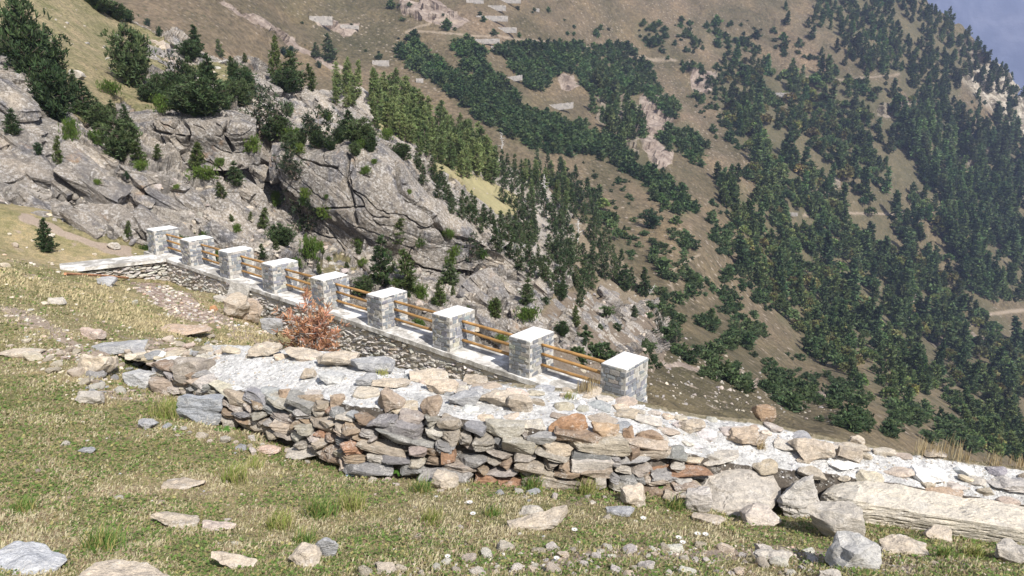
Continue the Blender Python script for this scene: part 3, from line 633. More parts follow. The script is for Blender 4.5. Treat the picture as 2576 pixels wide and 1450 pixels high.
# log rails between the pillars
def mat_log():
    t = T('varnished_log'); sv = t.mapv((1, 1, 1)); n1 = t.noise(3, 4, .6); n2 = t.noise(22, 5, .7); tint = t.attr('tint', 'Color')
    c = t.mix(tint, t.ramp(n1, (.3, (.6, .55, .5)), (.7, (1.5, 1.45, 1.3))), .9, 'MULTIPLY')
    c = t.mix(c, (.10, .045, .02), t.ramp(n2, (.6, 0.0), (.68, .8)))
    return t.out(c, t.bump(n2, .01, .6), .55)
M_LOG = mat_log()
def tube(pts, rad, ns=8, rng=None, wob=0):
    pts = np.array(pts, float); rad = np.broadcast_to(rad, len(pts)); V = []
    for i, p in enumerate(pts):
        t_ = pts[min(i + 1, len(pts) - 1)] - pts[max(i - 1, 0)]; t_ /= np.linalg.norm(t_) + 1e-9
        a = np.cross(t_, [0, 0, 1.]) if abs(t_[2]) < .9 else np.cross(t_, [1., 0, 0]); a /= np.linalg.norm(a); b = np.cross(t_, a)
        for k in range(ns):
            an = 2 * math.pi * k / ns; r = rad[i] * (1 + (rng.normal() * wob if rng is not None else 0)); V.append(p + (a * math.cos(an) + b * math.sin(an)) * r)
    n = len(pts); V += [pts[0], pts[-1]]; F = []; Tt = []
    for i in range(n - 1):
        for k in range(ns): F.append([i * ns + k, i * ns + (k + 1) % ns, (i + 1) * ns + (k + 1) % ns, (i + 1) * ns + k])
    for k in range(ns):
        Tt.append([n * ns, (k + 1) % ns, k]); Tt.append([n * ns + 1, (n - 1) * ns + k, (n - 1) * ns + (k + 1) % ns])
    return np.array(V), [np.array(F), np.array(Tt)]
BAY = ['nearest', 'second nearest', 'third nearest', 'fourth nearest', 'fourth farthest', 'third farthest', 'second farthest', 'farthest']
for k in range(8):
    rng = np.random.default_rng(300 + k); a0 = SPC * k + PA - .05; a1 = SPC * (k + 1) + .05; c0 = .56
    e = empty('log_railing', tuple(wpt((a0 + a1) / 2, c0, 0)), f'{BAY[k]} bay of three brown log rails between two square stone pillars', 'railing', 'log railings between the pillars')
    for hh in (.87, .57, .27):
        ps = [wpt(a0 + (a1 - a0) * t_, c0 + rng.normal() * .002, hh + rng.normal() * .002 + .012 * math.sin(t_ * 3 + hh * 9)) - np.array(e.location) for t_ in np.linspace(0, 1, 12)]
        b = Bag(); V, F = tube(ps, np.linspace(.05, .043, 12), 10, rng, .03); b.add(V, F, np.array((.34, .205, .085)) * rng.uniform(.8, 1.15)); b.build('rail', M_LOG, e, smooth=True)

# ------------------------------------------------------------------ the rough stone wall in front
FT = [((400,985,13.4),(395,925,13.5)),((470,1015,12.9),(470,930,13.0)),((560,1058,12.1),(545,978,12.2)),((680,1098,11.4),(690,1000,11.6)),((800,1138,10.8),(820,1012,11.05)),((880,1190,10.2),(905,1030,10.5)),((1080,1210,10.0),(1085,1046,10.3)),
      ((1300,1222,9.9),(1300,1078,10.2)),((1500,1230,9.8),(1500,1102,10.05)),((1640,1242,9.95),(1640,1118,10.25)),((1740,1258,10.05),(1745,1150,10.3)),((1900,1275,10.1),(1900,1180,10.35)),((2070,1280,10.1),(2070,1195,10.3)),((2260,1300,10.0),(2260,1225,10.15)),((2576,1350,9.7),(2576,1276,9.85)),((2800,1370,9.5),(2800,1300,9.6)),((3300,1440,9.0),(3300,1365,9.1))]
BK = [(250,890,15.6),(420,875,14.6),(560,868,14.0),(700,880,13.5),(830,886,13.2),(905,905,12.9),(1090,952,12.2),(1300,966,12.0),(1500,988,11.8),(1640,1018,11.5),(1760,1046,11.4),(1900,1060,11.3),(2080,1100,11.05),(2300,1142,10.8),(2576,1178,10.4),(2800,1205,10.1),(3300,1262,9.6)]
def resample(P, n):
    P = np.array(P, float); s = np.concatenate([[0], np.cumsum(np.linalg.norm(np.diff(P, axis=0), axis=1))]); t_ = np.linspace(0, s[-1], n)
    return np.stack([np.interp(t_, s, P[:, k]) for k in range(3)], -1), s[-1]
NS = 480
foot, FL = resample([W(*a) for a, b in FT], NS); ftop, _ = resample([W(*b) for a, b in FT], NS); bk, _ = resample([W(*b) for b in BK], NS)
wallF = empty('dry_stone_wall', tuple(foot[NS // 2]), 'low rough stone wall with a white mortar top crossing the foreground', 'wall')
fo = np.array(wallF.location); rows = []
nacr = 90; nac_d = 12
for t_ in np.linspace(0, 1, nac_d)[:-1]:
    q_ = foot + (ftop - foot) * t_; q_ = q_.copy(); rows.append(q_ + np.array([0, .12, -.15 + .12 * t_]))
mid = []
for t_ in np.linspace(0, 1, nacr):
    q_ = ftop + np.array([0, .1, 0]) + (bk - ftop) * t_; q_ = q_.copy(); q_[:, 2] += .03 * math.sin(math.pi * t_) - .03; mid.append(q_)
rows += mid
for dz in (.3, .9, 1.6): q_ = bk.copy(); q_[:, 2] -= dz; q_[:, 1] += dz * .12; rows.append(q_)
V = np.array(rows).reshape(-1, 3); nrw = len(rows)
V = V + vnormals(V, nrw, NS) * (.05 * fbm(V / .5, 4, 71) + .03 * fbm(V / .09, 3, 72))[:, None]
fcut = nac_d + 1
vv_ = V[(fcut - 1) * NS:]; dd_ = vv_[:, 1] * cp - vv_[:, 2] * sp_; vx = 1288 + vv_[:, 0] / dd_ * FPX; barev = sstep(560, 490, vx); fr_ = np.repeat(np.linspace(0, 1, nrw - fcut + 1), NS)
barev = np.maximum(barev, .75 * sstep(.72, .95, fr_) * sstep(1150, 1300, vx)); barev = np.maximum(barev, .35 * sstep(1150, 1350, vx) * sstep(2000, 1800, vx) * sstep(.25, .5, fr_))
mk('earth_core', V[:fcut * NS] - fo, gridF(fcut, NS), M_STONE, wallF, np.broadcast_to(np.array((.10, .085, .07)), (fcut * NS, 3)))
mk('mortar_bed', V[(fcut - 1) * NS:] - fo, gridF(nrw - fcut + 1, NS), M_MORTAR, wallF, smooth=False, attrs=dict(bare=barev))
BV_WTOP = BVHTree.FromPolygons([tuple(v) for v in V.tolist()], gridF(nrw, NS).tolist())
rng = np.random.default_rng(12)
face = Bag(); PALF = [(.28, .27, .26), (.30, .30, .305), (.31, .275, .235), (.35, .295, .235), (.27, .205, .15), (.29, .175, .11), (.21, .205, .20), (.42, .385, .335)]
_d = foot[:, 1] * cp - foot[:, 2] * sp_; iend = int(np.argmax(1288 + foot[:, 0] / _d * FPX > 1722))
seg = np.linalg.norm(np.diff(foot[:iend], axis=0), axis=1); cum = np.concatenate([[0], np.cumsum(seg)]); Lf = cum[-1]
def at(arr, s): i = np.interp(s, cum, np.arange(iend)); a = int(i); f = i - a; b = min(a + 1, iend - 1); return arr[a] * (1 - f) + arr[b] * f
layer = 0; v = 0.0; offs = 0
vv = -.02
hs = []
while vv < .99:
    x = -rng.uniform(0, .3); chm = rng.uniform(.06, .12)
    while x < Lf:
        w_ = float(np.clip(rng.lognormal(math.log(.32), .5), .1, .8)); sx_ = min(max(x, 0), Lf); H_ = np.linalg.norm(at(ftop, sx_) - at(foot, sx_))
        ch = chm * rng.uniform(.7, 1.35) * (1.4 if w_ > .5 else 1)
        s0 = min(max(x + w_ / 2, 0), Lf); p0 = at(foot, s0); p1 = at(ftop, s0); d_ = at(foot, min(s0 + .1, Lf)) - at(foot, max(s0 - .1, 0)); ang = math.atan2(d_[1], d_[0])
        hh = vv * H_ + .035 * math.sin(x * 2.3) + rng.normal() * .008
        if hh < H_ - .01:
            c = p0 + (p1 - p0) / H_ * (hh + ch * .5) + np.array([math.sin(ang), -math.cos(ang), 0]) * rng.uniform(-.13, .0)
            V, F = stone(rng, (w_ * 1.06, rng.uniform(.25, .42), ch * 1.02), 8, 1.5, 10, .055, 5 if rng.random() < .7 else 0)
            face.add(V @ rotm(ang + rng.normal() * .12, rng.normal() * .08 - .05, rng.normal() * .06 + .05).T + c - fo, F, pick(rng, PALF, [4, 1.4, 6, 6, 4.5, 1.2, 1.2, 3]))
        x += w_ * .985
    vv += chm / .60
face.build('stonework', M_STONE, wallF)
def cast(px, py, *trees, default=None):
    r_ = ray(px, py); best = None
    for b in trees:
        h = b.ray_cast(Vector((0, 0, 0)), r_)
        if h[0] is not None and (best is None or h[3] < best[3]): best = h
    return best
# flat stones bedded in the top
cap = Bag(); rng = np.random.default_rng(33); pts = []
def flat(px, py, wpx, hpx, col, lift=.02, thick=.07, rz=None, seed=0, bag=None, origin=None, trees=(BV_WTOP,), rng=None, n=6):
    h = cast(px, py, *trees)
    if h is None: return None
    p = np.array(h[0]); s = h[3] * (p[1] * cp - p[2] * sp_) / h[3] ** 1 / FPX; s = depth(p) / FPX
    wx = wpx * s; wy = hpx * s / max(.3, math.sin(PITCH + math.atan((py - 725) / FPX)) + .1)
    V, F = stone(rng, (wx, wy, thick), n, 1.3, 9, .05, 0)
    nn = Vector(h[1]); nn = nn if nn.z > 0 else -nn; nn = (nn + Vector((0, 0, 1.2))).normalized()
    Rn = np.array(nn.to_track_quat('Z', 'Y').to_matrix())
    V = (V @ rotm(rz if rz is not None else rng.normal() * .3).T) @ Rn.T
    return V, F, p + np.array([0, 0, lift])
for i in range(720):
    u_ = rng.random(); t_ = rng.random() ** .9; i_ = int(u_ * (NS - 1)); p = ftop[i_] + (bk[i_] - ftop[i_]) * t_
    d_ = depth(p); qx = 1288 + p[0] / d_ * FPX; qy = 725 - (p[1] * sp_ + p[2] * cp) / d_ * FPX
    if qx < 330: continue
    bare = (540 < qx < 1160 and .12 < t_ < .78) or (1740 < qx < 2160 and .1 < t_ < .45 and rng.random() < .7) or (2200 < qx < 2420 and .35 < t_ < .9)
    if bare and rng.random() < .93: continue
    if .04 < t_ < .5 and rng.random() < .45: continue
    w_ = rng.uniform(.14, .42)
    if any((p[0] - a[0]) ** 2 + (p[1] - a[1]) ** 2 < ((w_ + a[2]) * .42) ** 2 for a in pts): continue
    pts.append((p[0], p[1], w_))
    V, F = stone(rng, (w_ * 1.15, w_ * rng.uniform(.7, 1), rng.uniform(.05, .1)), 6, 1.3, 9, .05, 0)
    z_ = BV_WTOP.ray_cast(Vector((p[0], p[1], 2)), Vector((0, 0, -1)))
    zz = z_[0].z if z_[0] else p[2]
    cap.add(V @ rotm(rng.uniform(-.6, .6), rng.normal() * .08, rng.normal() * .08).T + np.array([p[0], p[1], zz + .012]) - fo, F, pick(rng, [CREAM, TAN, PALE, SLATE, WHITE, (.5, .42, .32)], [5, 4, 4, 3, 2, 2]))
cap.build('bedded_capstones', M_STONE, wallF)

# ------------------------------------------------------------------ loose stones and boulders (every one a thing)
BASE = (BV_MEADOW, BV_WTOP)
def boulder(px, py, w, h, dpt, col, label, cat='boulder', name='boulder', seed=0, n=12, rz=0., rx=0., ry=0., box=1.45, cuts=9, rough=.05, layer=0, trees=BASE, group=None, sink=.12, z=None):
    """px, py: bottom middle of the stone in the photograph; w, h: its width and height there; dpt: depth / width"""
    hit = cast(px, py, *trees)
    if z is None and hit is None: print('MISS', label); return None
    th_ = PITCH + math.atan((py - 725) / FPX); h = max(.38 * h, (h - (.75 if py > 1130 or w > 110 else .3) * w * dpt * math.sin(th_)) / math.cos(th_)); p = np.array(hit[0]) if z is None else W(px, py, z); s = depth(p) / FPX; rng = np.random.default_rng(seed * 7 + int(px))
    V, F = stone(rng, (w * s, w * s * dpt, h * s * 1.0), n, box, cuts, rough, layer)
    V = V @ rotm(rz, rx, ry).T
    r_ = np.array(ray(px, py)); hor = np.array([r_[0], r_[1], 0]); hor /= np.linalg.norm(hor)
    loc = p + hor * (w * s * dpt * .32); V[:, 2] -= V[:, 2].min() + sink * h * s
    o = mk(name, V, F, M_STONE, None, np.broadcast_to(np.array(col), (len(V), 3)), smooth=False); o.location = loc
    return tag(o, label, cat, group)
BOULDERS = [ # px, base py, w, h, depth/w, colour, label[, options]
 (2080,1352,136,108,.8,PALE,'pale blocky boulder leaning against the left end of the long bedrock slab',{}),
 (2138,1428,150,98,.75,(.42,.41,.39),'grey angular boulder with a rusty tan front sitting in grass below the long slab',{}),
 (2262,1392,104,55,.8,CREAM,'flat cream stone in grass just right of the grey angular boulder',{}),
 (2356,1360,60,36,.8,CREAM,'small cream stone tucked under the middle of the long bedrock slab',{}),
 (2545,1416,90,62,.8,PALE,'pale lumpy stone at the right edge of the picture below the long slab',{}),
 (2080,1462,56,34,.8,PALE,'pale stone cut by the bottom edge below the grey angular boulder',{}),
 (1948,1414,90,36,.6,PALE,'flat layered pale stone in grass left of the grey angular boulder',dict(layer=4)),
 (1749,1292,64,74,.8,(.5,.46,.42),'narrow pinkish block at the left foot of the broad tilted slab',{}),
 (1914,1322,92,62,.8,(.5,.44,.38),'lichen spotted brownish boulder at the right foot of the broad tilted slab',{}),
 (2000,1300,100,110,.7,(.46,.43,.39),'layered grey block wedged between the broad tilted slab and the long bedrock slab',dict(layer=7,rz=.3)),
 (1711,1252,56,62,.8,(.44,.42,.39),'upright layered grey block at the right end of the stone face of the rough wall',dict(layer=5)),
 (1682,1260,38,27,.8,TAN,'little tan stone under the upright layered grey block',{}),
 (1597,1275,66,60,.8,CREAM,'cream cube shaped block lying at the foot of the rough wall near its right end',{}),
 (1563,1299,76,24,.6,SLATE,'flat grey stone in the grass just below the cream cube shaped block',{}),
 (1356,1334,150,52,.4,CREAM,'long cream stone lying aslant in the grass below the middle of the wall',dict(ry=-.22)),
 (1335,1299,58,35,.7,PALE,'rounded pale stone just above the long cream stone in the grass',{}),
 (1780,1318,94,24,.6,TAN,'flat tan slab with a white spot in front of the broad tilted slab',{}),
 (1727,1196,90,36,.7,(.34,.33,.32),'dark layered slab jutting from the wall end above the broad tilted slab',dict(layer=5)),
 (1802,1172,112,40,.6,PALE,'pale flat slab lying across the wall top above the broad tilted slab',dict(ry=-.1)),
 (1430,1094,102,50,.55,(.40,.24,.14),'big rusty brown block on the front edge of the wall top',{}),
 (1521,1102,72,38,.7,(.40,.29,.19),'brown slab on the wall edge right of the big rusty block',{}),
 (1580,1116,30,46,.9,(.36,.25,.17),'narrow upright brown stone on the wall edge',{}),
 (1632,1126,66,42,.7,(.33,.24,.17),'rough dark brown block right of the narrow upright brown stone',{}),
 (1920,1062,46,46,.8,(.34,.24,.16),'square brown block standing alone on the far edge of the wall against the slope',{}),
 (1737,1089,62,34,.7,TAN,'tan slab on the far half of the wall top right of the nearest pillar',{}),
 (1868,1120,88,36,.6,(.5,.40,.30),'tan pointed slab on the wall top below the square brown block',{}),
 (2038,1157,104,58,.6,(.52,.44,.35),'large tan slab tilted on the white mortar of the right part of the wall',dict(ry=.12)),
 (2130,1163,76,44,.6,TAN,'tan slab right of the large tilted tan slab on the mortar',dict(ry=.14)),
 (2122,1183,80,32,.7,WHITE,'white mortar covered lump below the two tan slabs',{}),
 (2101,1100,94,58,.6,PALE,'pale angular boulder on the skyline behind the right part of the wall',{}),
 (2360,1254,104,54,.6,(.40,.30,.22),'reddish brown block on the mortar above the long bedrock slab',{}),
 (2535,1238,130,50,.6,(.45,.42,.39),'grey layered slab on the wall top at the right edge of the picture',dict(layer=4)),
 (2492,1274,128,34,.5,(.38,.25,.17),'long dark reddish stone just above the long bedrock slab near the right edge',{}),
 (2331,1214,78,38,.7,WHITE,'white mortar covered lump above the reddish brown block',{}),
 (2452,1221,52,24,.7,PALE,'small pale flat stone between two reddish blocks on the wall top',{}),
 (2154,1119,34,22,.8,CREAM,'little cream stone by the dry grass on the far edge of the wall',{}),
 (2350,1152,64,30,.7,TAN,'tan stone on the far edge of the wall among dry grass stalks',{}),
 (2418,1152,68,24,.7,TAN,'low tan stone on the far edge of the wall near the right',{}),
 (492,958,84,60,.7,(.33,.29,.25),'big brown grey block crowning the left end of the wall',dict(cuts=6)),
 (358,977,72,46,.8,(.42,.42,.42),'rounded grey block left of the big crowning block',{}),
 (415,962,50,48,.8,(.3,.3,.31),'dark grey block between the rounded grey block and the crowning block',{}),
 (417,995,66,38,.7,(.33,.27,.22),'brown block under the dark grey block at the left end of the wall',{}),
 (481,992,62,36,.7,(.36,.30,.24),'brown layered block directly beneath the big crowning block',dict(layer=4)),
 (507,1066,104,74,.5,(.32,.335,.36),'big slate grey slab at the foot of the left wall end below the fern',dict(layer=4,ry=.15)),
 (246,946,92,56,.8,(.53,.45,.35),'big cream tan rock left of the wall end',{}),
 (300,892,142,44,.5,SLATE,'broad smooth slate slab in the grass above the left wall end',dict(ry=-.12,rough=.02)),
 (462,844,142,38,.5,(.48,.36,.27),'broad ochre slab with orange patches in front of the two leaning boulders',{}),
 (50,899,116,28,.5,CREAM,'long pale flat rock at the left edge of the picture beside the dirt track',{}),
 (226,1020,78,28,.6,PALE,'pale flat stone at the lower left of the rubble pile',{}),
 (374,1080,44,26,.8,SLATE,'light grey stone in the grass below the rubble at the left wall end',{}),
 (221,1142,42,20,.8,SLATE,'lone small grey stone in the grass at the left',{}),
 (466,1229,94,26,.6,TAN,'flat tan rock half sunk in turf left of the middle',{}),
 (444,1327,118,38,.5,CREAM,'elongated cream rock in the turf at the lower left',dict(ry=.12)),
 (543,1337,88,28,.5,(.5,.42,.36),'pinkish rock joined to the right end of the elongated cream rock',dict(ry=.12)),
 (590,1434,104,38,.5,CREAM,'cream rock slanting down to the right near the bottom edge',dict(ry=.3)),
 (70,1440,200,52,.7,(.47,.48,.50),'large smooth grey white rock in the bottom left corner',dict(n=16,sink=.4)),
 (330,1475,240,44,.4,CREAM,'long cream rock ridge running to the bottom edge at the lower left',dict(n=16,ry=.1,sink=.5)),
 (717,1020,38,44,.8,(.40,.30,.22),'reddish pointed stone on the wall edge, left of the paired brown blocks',{}),
 (788,1032,84,42,.6,(.33,.26,.19),'wide brown block on the front edge of the wall top',{}),
 (851,1032,46,36,.8,(.35,.27,.2),'smaller brown block next to the wide brown block',{}),
 (980,1034,68,58,.9,(.40,.32,.25),'tall light brown block standing on the front edge of the wall top',{}),
 (1085,1054,52,58,.9,(.37,.29,.22),'tall lichen spotted brown block right of the tall light brown one',{}),
 (779,954,42,27,.8,TAN,'tan stone alone on the white mortar near the dead shrub',{}),
 (831,967,64,30,.7,(.5,.5,.49),'grey stone with a white top on the mortar',{}),
 (848,925,104,44,.6,CREAM,'large cream stone on the far edge of the wall just right of the dead shrub',{}),
 (763,905,116,24,.6,CREAM,'long flat cream stone on the far edge below the dead shrub',{}),
 (670,898,80,32,.7,CREAM,'cream slab on the far edge left of the dead shrub',{}),
 (936,939,100,42,.6,SLATE,'large slate grey slab on the far edge of the wall below the fourth nearest pillar',{}),
 (922,974,48,30,.8,SLATE,'small slate grey stone in front of the large slate slab',{}),
 (1083,962,102,32,.6,CREAM,'cream slab with a tuft of moss on the far edge of the wall',{}),
 (986,978,94,26,.6,CREAM,'thin cream slab right of the small slate stone',{}),
 (1109,993,84,36,.7,(.54,.45,.35),'tan slab in the middle of the wall top',{}),
 (1172,1020,82,36,.7,SLATE,'oval slate grey slab in the middle of the wall top',{}),
 (1252,1023,90,44,.7,CREAM,'round cream slab right of the oval slate slab',{}),
 (1314,1038,68,38,.7,TAN,'tan slab with rounded corners right of the round cream slab',{}),
 (1199,969,70,22,.7,TAN,'long tan stone on the far edge below the third nearest pillar',{}),
 (1125,1232,70,46,.8,CREAM,'rounded cream boulder at the foot of the wall in the middle',{}),
 (672,1141,68,30,.6,(.5,.37,.3),'flat topped reddish stone in the grass below the left part of the wall',{}),
 (761,1161,80,38,.7,PALE,'wide pale stone half buried at the foot of the wall',{}),
 (766,1426,82,52,.7,CREAM,'cream triangular rock near the bottom edge',{}),
 (818,1404,56,50,.4,SLATE,'thin grey stone leaning on the cream triangular rock',dict(ry=.5)),
 (972,1447,60,24,.8,CREAM,'flat cream stone at the bottom edge left of the middle',{}),
 (959,1197,62,30,.8,TAN,'tan stone at the foot of the wall behind tall yellow weeds',{}),
 (601,770,60,64,.6,(.38,.36,.33),'upright grey boulder leaning against the long wall',dict(ry=.15)),
 (596,805,72,62,.7,TAN,'pointed tan boulder in front of the upright grey boulder',dict(ry=-.3)),
 (630,812,68,64,.7,(.46,.37,.29),'rounded brown tan boulder beside the long wall below the third farthest pillar',{}),
 (556,762,40,20,.7,PALE,'pale flat stone left of the three leaning boulders',{}),
 (539,783,18,15,.8,(.5,.27,.14),'small orange stone left of the pointed tan boulder',{}),
 (686,843,52,44,.6,SLATE,'grey slab between the leaning boulders and the dead shrub',{}),
 (145,766,46,20,.6,PALE,'pale stone in the dry grass at the left edge',{}),
 (237,853,62,28,.7,(.48,.38,.32),'pinkish rock in the turf above the broad slate slab',{}),
 (267,719,42,22,.7,SLATE,'grey stone beside the plank below the wing of the long wall',{}),
 (286,629,28,20,.8,PALE,'pale stone just left of the farthest pillar',{}),
]
for i, (x, y, w, h, dp, c, lab, kw) in enumerate(BOULDERS):
    rs = np.random.default_rng(i + 900); kw = dict(kw); kw.setdefault('rz', rs.uniform(-.25, .25)); kw.setdefault('rx', rs.normal() * .05); kw.setdefault('ry', rs.normal() * .05)
    kw.setdefault('n', 18 if w > 60 else 10); big = w > 60; kw.setdefault('cuts', 12); kw.setdefault('rough', .07); kw.setdefault('sink', .3 if y > 1195 and h < 62 else .12)
    if kw['sink'] == .3: h *= 1.15
    boulder(x, y, w * 1.04, h * (1.0 if h > w * .55 else .85), dp, tuple(np.array(c) * rs.uniform(.92, 1.08)), lab, name='boulder' if big else 'loose_stone', cat='boulder' if big else 'stone', seed=i, **kw)
def loft_rock(rows, label, col, layers, seed, amp=.05, n=90):
    R0 = [resample([W(*q) for q in r], n)[0] for r in rows]; out = []
    for a, b in zip(R0[:-1], R0[1:]):
        m = max(4, int(np.linalg.norm(a - b, axis=1).mean() / .022)); out += [a + (b - a) * t_ for t_ in np.linspace(0, 1, m, endpoint=False)]
    out.append(R0[-1]); V = np.array(out); m = len(V); ctr = V.mean(0).mean(0); e = np.minimum(np.arange(n), n - 1 - np.arange(n)) / n
    mid = V.mean(0); V = V + (mid[None] - V) * (1 - np.clip(e * 9, 0, 1) ** .6)[None, :, None] * .75
    V = V.reshape(-1, 3); nn = vnormals(V, m, n); nn *= np.where((nn @ np.array([0, -.6, .8]))[:, None] < 0, -1, 1) if False else 1
    sg = 1 if (nn * (V - ctr)).sum(1).mean() > 0 else -1; nn = nn * sg
    lay = (V[:, 2] + .10 * V[:, 0] + .05 * fbm(V / .6, 3, seed)) / layers; fr = lay - np.floor(lay); k_ = h3(np.floor(lay), 0 * lay, 0 * lay, seed)
    step = ((k_ - .5) * 1.1 - sstep(.75, 1, fr) * .8 * (fbm(V / .25, 3, seed + 3) > -.15)) * amp; side = 1 - sstep(.45, .8, nn[:, 2])
    V = V + nn * (step * side + .05 * fbm(V / .5, 4, seed + 1) + .012 * fbm(V / .07, 3, seed + 2) - .02 * (worley(V / .45, seed)[0] > .62) * (1 - side))[:, None]
    loc = V.mean(0); o = mk('boulder', V - loc, gridF(m, n) if sg > 0 else gridF(m, n)[:, ::-1], M_STONE, None, np.broadcast_to(np.array(col), (len(V), 3))); o.location = loc; return tag(o, label, 'boulder', kind='thing')
loft_rock([[(2110,1290,10.9),(2330,1330,10.7),(2640,1380,10.4),(3000,1430,10.1)], [(2085,1194,10.25),(2200,1212,10.2),(2330,1233,10.05),(2640,1284,9.8),(3000,1345,9.5)], [(2066,1206,10.1),(2330,1255,9.85),(2640,1305,9.6),(3000,1368,9.3)], [(2046,1228,9.85),(2150,1260,9.68),(2350,1292,9.5),(2640,1338,9.25),(3000,1400,9.0)],
           [(2036,1262,9.85),(2150,1290,9.68),(2350,1318,9.52),(2640,1362,9.28),(3000,1420,9.0)], [(2050,1300,9.95),(2150,1318,9.78),(2350,1342,9.6),(2640,1388,9.35),(3000,1446,9.1)], [(2060,1370,10.1),(2350,1420,9.8),(2640,1450,9.5),(3000,1500,9.3)]], 'huge long pale layered slab running out of the picture at the right', (.56, .51, .43), .065, 5, .035)
loft_rock([[(1790,1260,11.0),(1955,1270,10.9)], [(1785,1166,10.7),(1880,1170,10.65),(1960,1192,10.6)], [(1768,1180,10.5),(1880,1188,10.35),(1968,1206,10.35)], [(1740,1228,10.2),(1850,1230,10.1),(1972,1240,10.05)], [(1726,1268,10.0),(1850,1280,9.85),(1955,1290,9.8)], [(1738,1302,9.95),(1850,1316,9.8),(1925,1318,9.8)], [(1745,1360,10.0),(1925,1380,9.9)]],
          'broad tilted grey cream slab leaning on the right part of the rough wall', (.45, .41, .36), .09, 9, .03, 60)
b_up = boulder(197, 198, 32, 26, .8, PALE, 'pale round boulder alone on the upper grass slope behind the pines', name='boulder', trees=(BV_HILL,), n=10)
# small stones strewn in named zones; nothing tells the stones of a zone apart
SCAT = [ ('pale stone strewn in the turf along the bottom of the picture', 'pale stones strewn along the bottom', [(880,1440),(1300,1380),(1500,1385),(1800,1370),(2050,1385),(2050,1450),(880,1450)], 84, (15,46), [CREAM,PALE,(.6,.55,.48)], .55),
 ('piece of pale rubble spilled left of the rough wall end', 'rubble beside the left wall end', [(60,900),(200,880),(430,855),(540,845),(540,880),(420,930),(330,990),(230,1000),(120,930)], 62, (14,50), [CREAM,TAN,SLATE,PALE,GREY], .5),
 ('small stone lying at the foot of the rough wall', 'stones at the foot of the rough wall', [(300,1055),(560,1080),(700,1120),(900,1200),(1240,1235),(1560,1245),(1560,1270),(1200,1260),(860,1220),(640,1150),(330,1075)], 34, (14,36), [CREAM,TAN,SLATE,PALE], .6),
 ('scattered pale stone lying in the left meadow', 'stones scattered in the left meadow', [(0,560),(340,640),(330,690),(560,790),(640,850),(430,850),(0,880)], 26, (8,26), [CREAM,TAN,PALE], .5),
 ('lone pale stone in the foreground turf', 'stones in the foreground turf', [(20,1020),(300,1080),(620,1180),(1000,1260),(1900,1330),(2000,1400),(60,1400)], 30, (10,30), [CREAM,TAN,PALE], .5),
 ('small stone between the big boulders at the lower right', 'stones among the lower right boulders', [(1950,1330),(2200,1400),(2560,1420),(2576,1450),(1950,1450)], 20, (10,28), [CREAM,TAN,PALE], .6),
 ('reddish rubble piece lying in the hollow near the long wall', 'rubble in the hollow', [(330,725),(420,722),(540,790),(700,830),(690,850),(560,830),(420,790)], 22, (8,20), [(.45,.33,.26),TAN,PALE], .5),
]
rng = np.random.default_rng(77)
for lab, grp, poly, cnt, (w0, w1), pal, asp in SCAT:
    P = np.array(poly); protos = []; k = 0; tries = 0; placed = []
    for q_ in range(7):
        V, F = stone(rng, (1, rng.uniform(.6, .9), rng.uniform(.35, .7) * asp * 1.6), 7, 1.35, 9, .06); V[:, 2] += .17
        protos.append((V, F))
    meshes = []
    while k < cnt and tries < cnt * 20:
        tries += 1; x = rng.uniform(P[:, 0].min(), P[:, 0].max()); y = rng.uniform(P[:, 1].min(), P[:, 1].max())
        if sdpoly(np.array([x]), np.array([y]), poly)[0] > 0 or any((x - a) ** 2 + (y - b) ** 2 * 2 < (c * .9) ** 2 for a, b, c in placed): continue
        w = w0 + (w1 - w0) * rng.random() ** 2; hit = cast(x, y, *BASE)
        if hit is None: continue
        placed.append((x, y, w)); s = w * depth(hit[0]) / FPX
        if len(meshes) < 14:
            V, F = protos[k % 7]; o = mk('loose_stone', V, F, M_STONE, None, np.broadcast_to(np.clip(pick(rng, pal, [1] * len(pal)) * 1.28, 0, .8), (len(V), 3))); meshes.append(o)
        else:
            o = meshes[int(rng.integers(14))].copy(); COL.objects.link(o)
        o.scale = (s, s, s); o.rotation_euler = (rng.normal() * .12, rng.normal() * .12, rng.uniform(0, 6.28)); o.location = hit[0]
        tag(o, lab, 'stone', grp, 'thing'); k += 1

